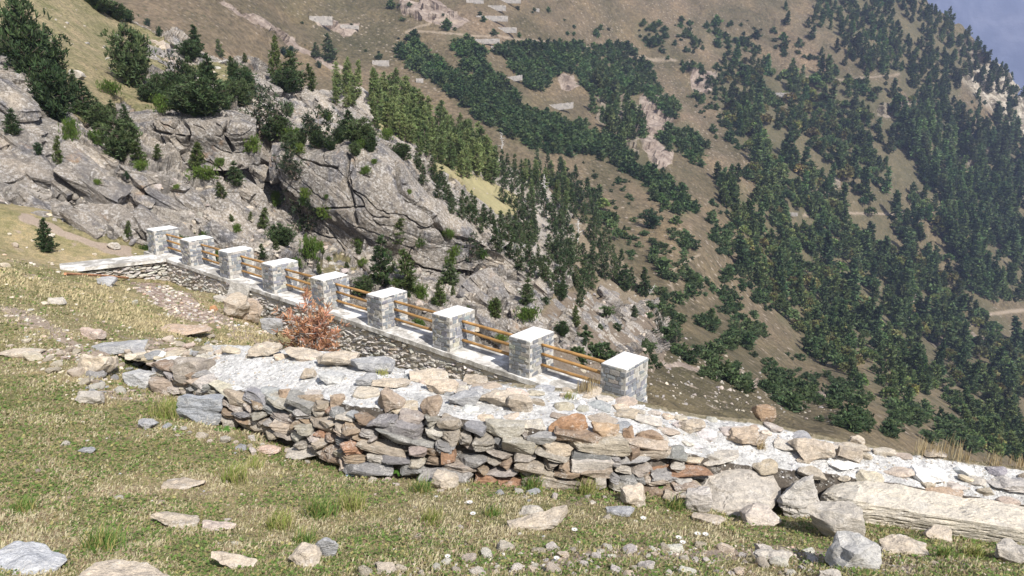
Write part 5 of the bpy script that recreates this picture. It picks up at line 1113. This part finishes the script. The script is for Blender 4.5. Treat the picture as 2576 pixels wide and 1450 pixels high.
# loose plants on the open parts of the slope
for poly, cnt, (s0, s1), kinds in (([(1400,430),(1480,400),(1560,430),(1700,560),(1850,720),(1960,880),(2120,1000),(2300,1090),(2200,1110),(2060,1060),(1900,1000),(1740,940),(1620,800),(1540,620)], 240, (.4, 1.15), ['bush']),
    ([(1360,700),(1640,760),(1660,980),(1400,900)], 26, (.25, .6), ['bush']), ([(1580,560),(1800,560),(1900,760),(1960,880),(1850,900),(1700,760)], 60, (.8, 1.8), ['bush', 'mugo']),
    ([(1700,780),(1800,760),(2100,940),(2300,1060),(2450,1130),(2200,1090),(1950,960)], 80, (.4, 1.0), ['bush']), ([(2200,1010),(2350,1040),(2560,1140),(2560,1170),(2400,1130)], 60, (.7, 1.6), ['bush']),
    ([(1640,800),(1760,780),(1980,880),(2150,980),(2300,1080),(2100,1040),(1900,990),(1720,930)], 150, (.35, 1.0), ['bush']),
    ([(1560,60),(1900,50),(2100,160),(2280,230),(2240,290),(2100,190),(1860,130),(1680,150)], 130, (.6, 1.6), ['mugo', 'bush']), ([(960,10),(1560,30),(1560,110),(1000,110)], 26, (.5, 1.3), ['bush', 'mugo']),
    ([(1700,160),(1800,170),(1860,340),(1960,500),(1880,470),(1760,300)], 90, (.5, 1.5), ['bush', 'mugo']), ([(1780,500),(1900,600),(1960,800),(1880,760),(1800,600)], 70, (.6, 1.5), ['bush', 'mugo']),
    ([(2380,280),(2460,240),(2560,260),(2560,330),(2440,360)], 40, (.5, 1.1), ['mugo', 'pine']), ([(700,60),(1000,60),(1200,200),(1000,180)], 14, (.5, 1.1), ['bush'])):
    P = np.array(poly, float); c_ = 0; tr_ = 0
    while c_ < cnt and tr_ < cnt * 30:
        tr_ += 1; x, y = rng.uniform(P.min(0), P.max(0))
        if sdpoly(np.array([x]), np.array([y]), poly)[0] > 0 or vnoise(np.array([[x / 28, y / 28, 3.]]), 9)[0] < -.1: continue
        spots.append((x, y, str(rng.choice(kinds)), s0 + (s1 - s0) * rng.random() ** 1.8)); c_ += 1
rec = []
for x, y, k, s in spots:
    h = cast(x, y, BV_SLOPE, BV_SPUR, BV_HILL, BV_MEADOW)
    if h is None or h[3] < 48 and k != 'bush': continue
    p = np.array(h[0]); dd = depth(p)
    if k in ('spruce',) and dd < 250: k = 'pine'
    if k != 'bush': s *= float(np.clip(dd / 330, .42, 1.1))
    rec.append((LOW[k][0][0][:, 2].max() * s / dd * FPX, p, k, s))
rec.sort(key=lambda r: -r[0])
LMESH = {k: [mk('tmp', *a[:2], M_LEAF, None, a[2]) for a in v] for k, v in LOW.items()}
for v in LMESH.values():
    for o in v: COL.objects.unlink(o)
INFO = {'spruce': ('spruce_tree', 'spruce', 'tall dark spruce in the wood on the right of the far slope', 'largest spruces of the far wood'), 'pine': ('conifer_tree', 'conifer', 'dark green conifer in the wood across the ravine', 'largest conifers of the far slope'),
 'mugo': ('dwarf_pine', 'dwarf pine', 'dark dwarf pine on the slope across the ravine', 'dwarf pines on the far slope'), 'round': ('broadleaf_tree', 'tree', 'round crowned broadleaf tree among the conifers across the ravine', 'broadleaf trees on the far slope'),
 'bush': ('pine_bush', 'bush', 'dark pine bush on the open brown slope beyond the nearest pillar', 'pine bushes on the open brown slope')}
CAPN = {'spruce': 90, 'pine': 100, 'mugo': 160, 'round': 120, 'bush': 290}; used = {k: 0 for k in CAPN}; rest = []
for hp, p, k, s in rec:
    v = int(rng.integers(3)); rz = rng.uniform(0, 6.28); sx = s * rng.uniform(.85, 1.25) * (1.35 if k in ('mugo', 'bush') else 1.1)
    if used[k] < CAPN[k]:
        used[k] += 1; nm, cat, lab, grp = INFO[k]; o = bpy.data.objects.new(nm, LMESH[k][v].data); COL.objects.link(o); o.location = Vector(p) - Vector((0, 0, .25 * s)); o.rotation_euler = (0, 0, rz); o.scale = (sx, sx, s); tag(o, lab, cat, grp, 'thing')
    else: rest.append((p, k, v, s, sx, rz))
stuffB = {}
for p, k, v, s, sx, rz in rest:
    V, F, C = LOW[k][v]; c, s_ = math.cos(rz), math.sin(rz); Q = V * [sx, sx, s]; Q = np.stack([Q[:, 0] * c - Q[:, 1] * s_, Q[:, 0] * s_ + Q[:, 1] * c, Q[:, 2]], -1) + p - [0, 0, .25 * s]
    b = stuffB.setdefault(k, Bag()); b.add(Q, F); b.C[-1] = np.clip(C * rng.uniform(.7, 1.3) * (1 + .8 * float(vnoise(p[None] / 38., 3)[0]) * .5) * (1 + rng.normal(size=3) * .07), .004, 1)
for k, b in stuffB.items():
    nm, lab = {'spruce': ('spruce_forest', 'dense dark spruce wood on the far right slope'), 'pine': ('conifer_forest', 'conifer wood spread over the far slope'), 'mugo': ('dwarf_pine_thicket', 'dark dwarf pine thickets on the far slope'), 'round': ('broadleaf_wood', 'broadleaf trees mixed in the far wood'), 'bush': ('pine_scrub', 'small pine scrub on the open slope')}[k]
    tag(b.build(nm, M_LEAF), lab, 'trees', kind='stuff')
print('far plants', len(rec), used, len(rest))

# ------------------------------------------------------------------ dead shrub, snags, small plants and odd things
def grounded(px, py, z):
    p = W(px, py, z); p[2] = float(gheight(np.array([p[0]]), np.array([p[1]]))[0]) - .05; return p
M_RUST = mat_leaf('dead_needles', 0, hue=.504)
tb, cb = conifer(seed=77, H=2.45, R=.88, kind='round', whorls=13, per=6, tl=.15, blades=5, col=(.44, .235, .15), gap=.5, stems=5, low=.08, tpl=8, thin=.8)
p = grounded(778, 888, 21.0); e = empty('dead_shrub', tuple(p), 'rusty red dead pine shrub standing between the two stone walls', 'shrub')
tb.build('branches', M_DEAD, e); cb.build('dead_foliage', M_RUST, e)
def snag(px, py, h, lean, label, seed, trees=ALLB):
    hit = cast(px, py, *trees)
    if not hit: return
    rng = np.random.default_rng(seed); s_ = depth(hit[0]) / FPX; H = h * s_; b = Bag(); zs = np.linspace(0, 1, 8)
    tr = np.stack([np.sin(lean) * zs * H + .03 * H * np.sin(zs * 5), 0 * zs + .02 * H * np.cos(zs * 4), np.cos(lean) * zs * H + .02], -1); V, F = tube(tr, np.linspace(H * .035, H * .008, 8), 6); b.add(V, F)
    for k in range(22):
        f = rng.uniform(.15, 1); c = np.array([np.interp(f, zs, tr[:, j]) for j in range(3)]); a = rng.uniform(0, 6.28); l = H * .32 * (1.1 - f * .7) * rng.uniform(.5, 1.1); d = np.array([math.cos(a), math.sin(a), rng.uniform(-.1, .7)])
        m = c + d * l * .5 + rng.normal(size=3) * .04 * H; V, F = tube([c, m, c + d * l + rng.normal(size=3) * .06 * H], np.array([.012, .009, .004]) * H, 4); b.add(V, F)
    o = b.build('dead_tree', M_DEAD); o.location = hit[0]; tag(o, label, 'dead tree', kind='thing')
for i, (x, y, h, ln, lab) in enumerate([(1366, 505, 66, .05, 'tallest bare white dead tree among the conifers of the spur'), (1452, 610, 58, .03, 'thin bare dead tree lower down the spur'), (1262, 375, 40, 0, 'bare grey top among the sunlit conifers'), (265, 150, 40, 1.2, 'bleached fallen branches on the upper meadow'),
    (462, 412, 34, 1.25, 'white fallen snag under the grey cliff'), (325, 418, 34, 1.1, 'bleached root tangle below the big bushy pine'), (845, 682, 34, -.2, 'thin grey dead stem behind the middle pillar'), (1628, 745, 34, .6, 'pale dead branch beside the dark pine at the end of the spur'), (1290, 640, 40, .9, 'bleached crooked snag on the right flank of the hill'), (550, 158, 40, 1.3, 'grey fallen trunk on the ridge'), (30, 345, 36, -.9, 'rusty grey dead branch at the left edge')]):
    snag(x, y, h, ln, lab, i + 5)
# terrace walls across the ravine
def terrace(px, py, w, h, tilt, label, thick=.7):
    hit = cast(px, py, BV_SLOPE)
    if not hit: return
    s_ = depth(hit[0]) / FPX; L, H = w * s_, h * s_; n1, n2 = max(8, int(w / 2)), 5; rng = np.random.default_rng(int(px)); b = Bag()
    jag = 1 + .05 * (rng.random(n1) - .5) * 2; x = np.linspace(-L / 2, L / 2, n1); f = []
    for yy, flip in ((-thick / 2, 0), (thick / 2, 1)):
        V = np.stack([np.broadcast_to(x, (n2, n1)), np.full((n2, n1), yy) + rng.normal(size=(n2, n1)) * .04, (np.linspace(0, 1, n2)[:, None] * H * 1.1) * jag - H * .1 + tilt * x], -1); f.append(V)
        b.add(V.reshape(-1, 3), gridF(n2, n1), (.36, .335, .31))
    t_ = np.stack([f[0][-1], f[1][-1]]); b.add(t_.reshape(-1, 3), gridF(2, n1), (.46, .43, .395))
    for k in (0, -1): t_ = np.stack([f[0][:, k], f[1][:, k]]); b.add(t_.reshape(-1, 3), gridF(2, n2), (.4, .36, .32))
    o = b.build('terrace_wall', M_TERR); o.location = hit[0]; o.rotation_euler = (0, 0, -math.atan2(hit[0].x, hit[0].y) * .6); tag(o, label, 'wall', kind='thing')
tm = T('terrace_masonry'); M_TERR = tm.out(tm.mix(tm.attr('tint', 'Color'), tm.ramp(tm.vor(1.1, out='Color'), (.2, (.6, .6, .6)), (.8, (1.25, 1.22, 1.18))), .7, 'MULTIPLY'))
for a in [(808, 62, 56, 20, 'pale trapezoid terrace wall high on the slope left of the top middle', 0), (958, 166, 42, 13, 'small pale terrace wall right above the sunlit stand of conifers', 0), (1238, 53, 80, 12, 'longest flat terrace wall, second from the top middle', 0), (1250, 27, 46, 12, 'short terrace wall just above the longest one', 0), (1272, 82, 56, 12, 'terrace wall below the longest one', 0),
    (1195, 9, 44, 9, 'terrace wall at the top edge, left of the middle pair', 0), (1275, 8, 70, 8, 'terrace wall cut by the top edge', 0), (1215, 110, 84, 11, 'ruined low terrace wall on the track above the dwarf pines', .03), (1212, 126, 12, 10, 'left of three small stone blocks above the dwarf pines', 0), (1242, 126, 14, 10, 'middle one of three small stone blocks above the dwarf pines', 0), (1272, 128, 12, 10, 'right one of three small stone blocks above the dwarf pines', 0),
    (1294, 204, 40, 12, 'broken terrace wall in the gap between two dwarf pine bands', .15), (1403, 276, 78, 14, 'tilted terrace wall at the foot of the dwarf pines', .12), (1950, 244, 84, 10, 'terrace wall half hidden in the broadleaf wood', 0), (1056, 208, 18, 10, 'white lone block on the brown slope above the sunlit conifers', 0), (880, 72, 46, 8, 'low rubble wall beside the trapezoid wall', -.05), (1350, 30, 14, 8, 'tiny block on the bare slope right of the terrace walls', 0), (1985, 543, 40, 8, 'short retaining wall under the path in the far wood', 0)]:
    terrace(a[0], a[1], a[2], a[3], a[5], a[4])
# plank, bottle
h1 = cast(165, 695, BV_MEADOW); h2 = cast(322, 704, BV_MEADOW)
if h1 and h2:
    a, b_ = np.array(h1[0]) + [0, 0, .08], np.array(h2[0]) + [0, 0, .08]; bb = Bag(); V, F = tube([a, a * .5 + b_ * .5 + [0, 0, .02], b_], .05, 6); bb.add(V - a, F, (.42, .22, .13)); o = bb.build('wooden_pole', M_LOG); o.location = a; tag(o, 'long reddish wooden pole lying in the grass before the wing of the long wall', 'pole', kind='thing')
h1 = cast(886, 1200, BV_MEADOW)
if h1:
    tt_ = T('blue_plastic'); tt_.b.inputs['Transmission Weight'].default_value = .5; M_PL = tt_.out((.42, .56, .74), None, .15); e = empty('plastic_bottle', tuple(h1[0] + Vector((0, 0, .03))), 'crushed pale blue plastic bottle in the grass at the foot of the rough wall', 'bottle')
    xs_ = np.linspace(-.09, .06, 14); rr_ = .03 * (1 - .18 * (np.arange(14) % 3 == 1)); V, F = tube(np.stack([xs_, 0 * xs_, .008 * np.sin(xs_ * 40)], -1), rr_, 12); V[:, 2] *= .75; bb = Bag(); bb.add(V, F); bb.build('bottle_body', M_PL, e, True)
    V, F = tube([(.06, 0, 0), (.085, 0, 0), (.10, 0, 0)], np.array([.026, .013, .012]), 10); bb = Bag(); bb.add(V, F); bb.build('neck', M_PL, e, True); V, F = tube([(.1, 0, 0), (.118, 0, 0)], .016, 10); bb = Bag(); bb.add(V, F); bb.build('cap', mat_simple('white_plastic', (.7, .72, .75), (.8, .8, .82)), e)
# ---- grass
def blades(P, L, rng, col, wid=.007, lean=.5, seg=2, width_by=None):
    """curved blades of two quads each"""
    n = len(P); a = rng.uniform(0, 6.28, n); le = rng.uniform(.15, 1, n) * lean; d = np.stack([np.cos(a), np.sin(a), 0 * a], -1); s_ = np.stack([-np.sin(a + 1), np.cos(a + 1), 0 * a], -1)
    w = (wid if width_by is None else width_by)[:, None] if not np.isscalar(wid) or width_by is not None else wid; L = L[:, None]; le = le[:, None]; up = np.array([0, 0, 1.])
    m = P + up * L * .6 + d * L * le * .35; t_ = P + up * L * (1 - .35 * le) + d * L * le
    V = np.stack([P - s_ * w * .5, P + s_ * w * .5, m + s_ * w * .42, m - s_ * w * .42, t_], 1).reshape(-1, 3); i = np.arange(n)[:, None] * 5
    return V, [i + np.array([[0, 1, 2, 3]]), i + np.array([[3, 2, 4]])], np.repeat(col, 5, 0)
rng = np.random.default_rng(99); NB = 92000
qx = rng.uniform(-420, 3000, NB * 2); qy = 640 + (1480 - 640) * rng.random(NB * 2) ** .8
X0, Y0, Z0 = W(qx, qy, 1.0).T; ok = []; org = Vector((0, 0, 0))
for k in range(len(qx)):
    r_ = Vector((X0[k], Y0[k], Z0[k])).normalized(); h = BV_MEADOW.ray_cast(org, r_)
    if h[0] is None or h[3] > 36: continue
    g_ = BV_WTOP.ray_cast(org, r_, h[3])
    if g_[0] is not None and g_[3] < h[3] - .25: continue
    ok.append((h[0].x, h[0].y, h[0].z, qx[k], qy[k], h[3]))
ok = np.array(ok); P = ok[:, :3]; GX, GY, GD = ok[:, 3], ok[:, 4], ok[:, 5]
pq = np.stack([P[:, 0], P[:, 1], 0 * P[:, 0]], -1); na_ = fbm(pq / 1.1, 4, 31); nb_ = fbm(pq / .35, 3, 32)
ex = GX + 30 * fbm(pq / 1.5, 3, 55); ey = GY + 16 * fbm(pq / 1.5, 3, 56)
dirtm = np.maximum.reduce([sdline(ex, ey, l) < 15 for l in ([(-40,770),(100,820),(180,870),(230,900)], [(60,905),(200,900),(330,880),(430,870)], [(1000,1440),(1300,1435),(1500,1395),(1700,1405),(2000,1390),(2300,1440)])]) | (np.abs(fbm(pq / .55, 3, 77)) < .035) | (sdpoly(ex, ey, [(325,725),(400,722),(470,745),(520,790),(560,800),(520,830),(440,800),(360,750)]) < 0)
straw = np.minimum.reduce([sdline(ex, ey, l) for l in ([(0,690),(120,725),(240,780),(430,835)], [(230,720),(350,765)], [(560,840),(690,850)])]) < 24
keep = ~dirtm | (rng.random(len(P)) < .25); P, GD, na_, nb_, straw, pq = P[keep], GD[keep], na_[keep], nb_[keep], straw[keep], pq[keep]
print('blades', len(P))
def gcol(n, na_, nb_, straw):
    c = np.zeros((n, 3)); g = (.20, .22, .09), (.33, .305, .15), (.43, .38, .23), (.52, .465, .31), (.31, .23, .155)
    u = na_ * 1.1 + nb_ * 1.5 + rng.normal(size=n) * .55
    c[:] = g[1]; c[u < -.22] = g[0]; c[u > .2] = g[2]; c[u > .62] = g[3]; c[rng.random(n) < .16] = g[4]; c[straw] = (.50, .43, .26)
    return c * rng.uniform(.75, 1.3, (n, 1))
B3 = 3; PP = np.repeat(P, B3, 0); DD = np.repeat(GD, B3); j = rng.normal(size=(len(PP), 3)) * [1, 1, 0] * (.012 + .006 * DD[:, None] / 3); PP = PP + j - [0, 0, .01]
st3 = np.repeat(straw, B3); L = rng.uniform(.012, .038, len(PP)) * (1 + .04 * DD) * np.where(st3, 1.7, 1) * (1 + .8 * np.clip(np.repeat(nb_, B3), -.3, .6))
V, F, C = blades(PP, L, rng, gcol(len(PP), np.repeat(na_, B3), np.repeat(nb_, B3), st3), lean=1.1, width_by=.0045 + .0011 * DD)
tag(mk('grass', V, F, M_GRASSB, None, C), 'short alpine turf of green and straw coloured grass', 'grass', kind='stuff')
# low round leaves between the blades
m = (rng.random(len(P)) < .5) & (na_ < .25); Q = P[m]; n = len(Q); Q = Q + np.stack([rng.normal(size=n) * .02, rng.normal(size=n) * .02, rng.uniform(.008, .03, n)], -1); r_ = (.006 + .0012 * GD[m]) * rng.uniform(.6, 1.4, n)
ang = rng.uniform(0, 6.28, n); u_ = np.stack([np.cos(ang), np.sin(ang), rng.normal(size=n) * .3], -1) * r_[:, None]; v_ = np.stack([-np.sin(ang), np.cos(ang), rng.normal(size=n) * .3], -1) * r_[:, None]
V = np.stack([Q - u_, Q - v_ * .8, Q + u_, Q + v_ * .8], 1).reshape(-1, 3); C = np.where(rng.random((n, 1)) < .25, np.array([[.30, .27, .11]]), np.array([[.12, .185, .045]])) * rng.uniform(.7, 1.35, (n, 1))
tag(mk('meadow_herbs', V, np.arange(4 * n).reshape(-1, 4), M_GRASSB, None, np.repeat(C, 4, 0)), 'small green leaves of low herbs in the turf', 'herbs', kind='stuff')
# pebbles too many to count
gb = Bag(); pr = [stone(np.random.default_rng(k), (1, .8, .45), 2, 1.3, 6, .06) for k in range(8)]
for poly, cnt in (([(60,880),(430,850),(560,850),(560,900),(330,1010),(180,1010)], 420), ([(330,725),(420,720),(560,790),(700,850),(560,830),(420,800)], 520), ([(1200,1370),(1500,1370),(2100,1380),(2576,1420),(2576,1450),(900,1450),(900,1420)], 620), ([(0,780),(100,800),(240,890),(200,910),(60,850)], 120), ([(330,1060),(560,1090),(860,1215),(1240,1240),(1700,1270),(1700,1290),(1200,1270),(800,1220),(500,1110)], 260), ([(0,560),(600,700),(600,860),(0,1000)], 160), ([(0,1000),(400,1100),(1700,1290),(2000,1450),(0,1450)], 160)):
    Pn = np.array(poly, float); k = 0
    while k < cnt:
        x, y = rng.uniform(Pn.min(0), Pn.max(0)); k += 1
        if sdpoly(np.array([x]), np.array([y]), poly)[0] > 0: continue
        h = cast(x, y, *BASE)
        if not h: continue
        s_ = rng.uniform(4, 12) * depth(h[0]) / FPX; V, F = pr[k % 8]; gb.add(V @ rotm(rng.uniform(0, 6), 0, 0).T * s_ + np.array(h[0]) + [0, 0, s_ * .12], F, np.clip(pick(rng, [CREAM, TAN, PALE, SLATE, (.42, .30, .23)], [5, 3, 5, 1.2, 1.5]) * 1.25, 0, .8))
gb2 = Bag()
for k in range(2600):      # chips on the mortar top
    i_ = int(rng.integers(36, NS - 1)); t_ = rng.random(); p = ftop[i_] + (bk[i_] - ftop[i_]) * t_; h = BV_WTOP.ray_cast(Vector((p[0], p[1], 2)), Vector((0, 0, -1)))
    if h[0] is None: continue
    s_ = rng.uniform(.012, .05); V, F = pr[k % 8]; gb2.add(V @ rotm(rng.uniform(0, 6), 0, 0).T * s_ + np.array(h[0]), F, pick(rng, [WHITE, PALE, CREAM, SLATE], [4, 3, 2, 2.5]))
tag(gb.build('gravel', M_STONE), 'small pebbles and chips strewn in the turf', 'gravel', kind='stuff'); tag(gb2.build('mortar_rubble', M_STONE), 'white grit and chips on the top of the rough wall', 'gravel', kind='stuff')
# tufts, ferns, flowers: every one a thing
def tuft(px, py, h, n, label, col, trees=BASE, cat='grass tuft', name='grass_tuft', lean=.9, group=None, spread=.35, wid=.006):
    hit = cast(px, py, *trees)
    if not hit: return
    rng = np.random.default_rng(int(px * 3 + py)); s_ = depth(hit[0]) / FPX; L = rng.uniform(.6, 1.35, n) * h * s_; wid = wid * (1.5 if name == 'grass_tuft' else 1); P = rng.normal(size=(n, 3)) * [1, 1, 0] * h * s_ * spread
    V, F, C = blades(P, L, rng, np.array([col[k] for k in rng.integers(0, len(col), n)]) * rng.uniform(.8, 1.25, (n, 1)), lean=lean, width_by=np.full(n, wid))
    o = mk(name, V, F, M_GRASSB, None, C); o.location = hit[0]; return tag(o, label, cat, group, 'thing')
YG = [(.20, .26, .06), (.30, .31, .10), (.42, .37, .18)]; GR = [(.10, .19, .04), (.16, .24, .06), (.34, .30, .12)]; DRY = [(.50, .42, .26), (.42, .33, .19), (.36, .27, .14)]
for x, y, h, n, c, lab in [(258,1385,58,260,GR,'large yellow green grass tuft above the cream rock ridge at the lower left'), (590,1212,44,200,YG,'straw tipped tuft left of the middle of the turf'), (800,1305,52,260,GR,'big green tuft below the left half of the rough wall'), (705,1330,44,200,YG,'tuft left of the big green tuft'), (880,1285,48,220,YG,'arching tuft right of the big green tuft'), (765,1370,36,160,GR,'low dark tuft above the cream triangular rock'),
    (1085,1320,40,160,YG,'tuft near the small flat stones in the middle foreground'), (1060,1240,36,150,GR,'green tuft in front of the wall foot left of the rounded cream boulder'), (1240,1300,30,130,GR,'dark green tuft with daisies right of the middle'), (420,1050,50,220,YG,'straw tuft at the left end of the rough wall'), (640,1180,30,120,YG,'tuft by the flat topped reddish stone'), (1340,1230,34,160,GR,'green tuft at the wall foot right of the rounded cream boulder'),
    (1480,1245,36,180,YG,'long grass at the wall foot before the cream cube shaped block'), (1700,1280,30,140,GR,'green tuft at the foot of the broad tilted slab'), (2380,1410,34,220,GR,'green herbs under the middle of the long bedrock slab'), (2450,1400,30,200,YG,'yellow green herbs under the right part of the long bedrock slab'), (1108,950,14,70,YG,'mossy tuft on the cream slab of the far wall edge'), (965,943,18,60,YG,'small tuft on the far wall edge near the large slate slab'), (1290,1008,16,60,YG,'small tuft between the round cream slab and the tan slab'), (1432,1003,18,60,YG,'small tuft on the wall top below the nearest rail bay'), (1912,1128,22,80,DRY,'dry tuft on the wall below the square brown block'), (1155,1110,30,50,DRY,'dry grey tuft growing out of the wall face'), (1345,1130,24,50,DRY,'grey green tuft in the joints under the big rusty block'), (60,1290,36,200,GR,'leafy tuft at the left edge above the grey white rock')]:
    tuft(x, y, h, n, lab, c)
for k, (x, y, h) in enumerate([(2180,1112,34),(2210,1118,44),(2235,1124,52),(2262,1130,48),(2290,1134,46),(2318,1142,38),(2350,1146,34),(2385,1150,48),(2398,1154,52),(2430,1160,26),(2500,1168,34),(2568,1176,34),(1490,985,42),(1478,988,36),(1466,984,34)]):
    tuft(x, y, h, 42, 'dry straw grass standing on the far edge of the rough wall', DRY, lean=.25, name='dry_grass_tuft', group='dry grass on the far wall edge', spread=.3, wid=.008)
def fern(px, py, r, label, seed):
    hit = cast(px, py, *BASE)
    if not hit: return
    rng = np.random.default_rng(seed); s_ = depth(hit[0]) / FPX; R = r * s_; V = []; n = 0
    for f in range(9):
        a = rng.uniform(0, 6.28); d = np.array([math.cos(a), math.sin(a), 0]); sd_ = np.array([-d[1], d[0], 0])
        for k in range(14):
            t_ = (k + 1) / 15; c = d * R * t_ + np.array([0, 0, R * (.9 * t_ - .8 * t_ * t_)]) ; l = R * .28 * math.sin(math.pi * (.15 + .8 * t_))
            for sg in (-1, 1): V += [c, c + d * R * .05, c + sd_ * sg * l + d * R * .06 + [0, 0, -.02 * R], c + sd_ * sg * l * .9]
    V = np.array(V); F = np.arange(len(V)).reshape(-1, 4); C = np.repeat(np.array([[.09, .20, .035]]) * rng.uniform(.7, 1.4, (len(F), 1)), 4, 0)
    o = mk('fern', V, F, M_GRASSB, None, C); o.location = hit[0] + Vector((0, -.05, .03)); tag(o, label, 'fern', kind='thing')
fern(446, 1030, 34, 'fern growing from the left end of the rough wall above the slate slab', 1); fern(1650, 1222, 30, 'fern at the foot of the wall right of the cream cube shaped block', 2); fern(1010, 1190, 22, 'small fern at the foot of the wall in the middle', 3); fern(562, 1085, 24, 'leafy fern under the left part of the wall', 4)
def flower(px, py, r):
    hit = cast(px, py, BV_MEADOW)
    if not hit: return
    s_ = depth(hit[0]) / FPX; R = r * s_; e = empty('carline_flower', tuple(hit[0] + Vector((0, 0, .045))), 'white rayed thistle flower open in the turf', 'flower', 'white flowers in the turf'); V = []
    for k in range(18):
        a = k * math.pi / 9; d = np.array([math.cos(a), math.sin(a), .25]); q = np.array([-d[1], d[0], 0]) * .1; V += [d * R * .3 - q * R, d * R * .3 + q * R, d * R + q * R * .6, d * R - q * R * .6]
    V = np.array(V); mk('petals', V, np.arange(len(V)).reshape(-1, 4), M_PET, e); d_, F = csphere(3); mk('disc', d_ * [R * .38, R * .38, R * .2], F, M_DISC, e)
M_PET = mat_simple('white_petal', (.72, .72, .70), (.82, .82, .8)); M_DISC = mat_simple('brown_disc', (.22, .16, .10), (.36, .28, .18))
for x, y in [(1618,1313),(1347,1334),(1754,1353),(1774,1354),(1707,1363),(1717,1375),(1400,1416),(1445,1343),(1126,1412),(1182,1273),(1190,1302)]: flower(x, y, 8)

# ------------------------------------------------------------------ haze in the valley air
x0, x1, y0, y1, z0, z1 = -1500, 8500, -120, 5600, -4200, 780
hv = np.array([(x, y, z) for z in (z0, z1) for y in (y0, y1) for x in (x0, x1)]); hf = np.array([[0, 2, 3, 1], [4, 5, 7, 6], [0, 1, 5, 4], [2, 6, 7, 3], [0, 4, 6, 2], [1, 3, 7, 5]])
hm = bpy.data.materials.new('haze'); hm.use_nodes = True; ht = hm.node_tree; ht.nodes.clear(); ho = ht.nodes.new('ShaderNodeOutputMaterial'); pv = ht.nodes.new('ShaderNodeVolumePrincipled')
pv.inputs['Color'].default_value = (.52, .62, 1, 1); pv.inputs['Density'].default_value = 2.1e-4; pv.inputs['Anisotropy'].default_value = .1; ht.links.new(pv.outputs[0], ho.inputs['Volume'])
tag(mk('haze', hv, hf, hm), kind='stuff')
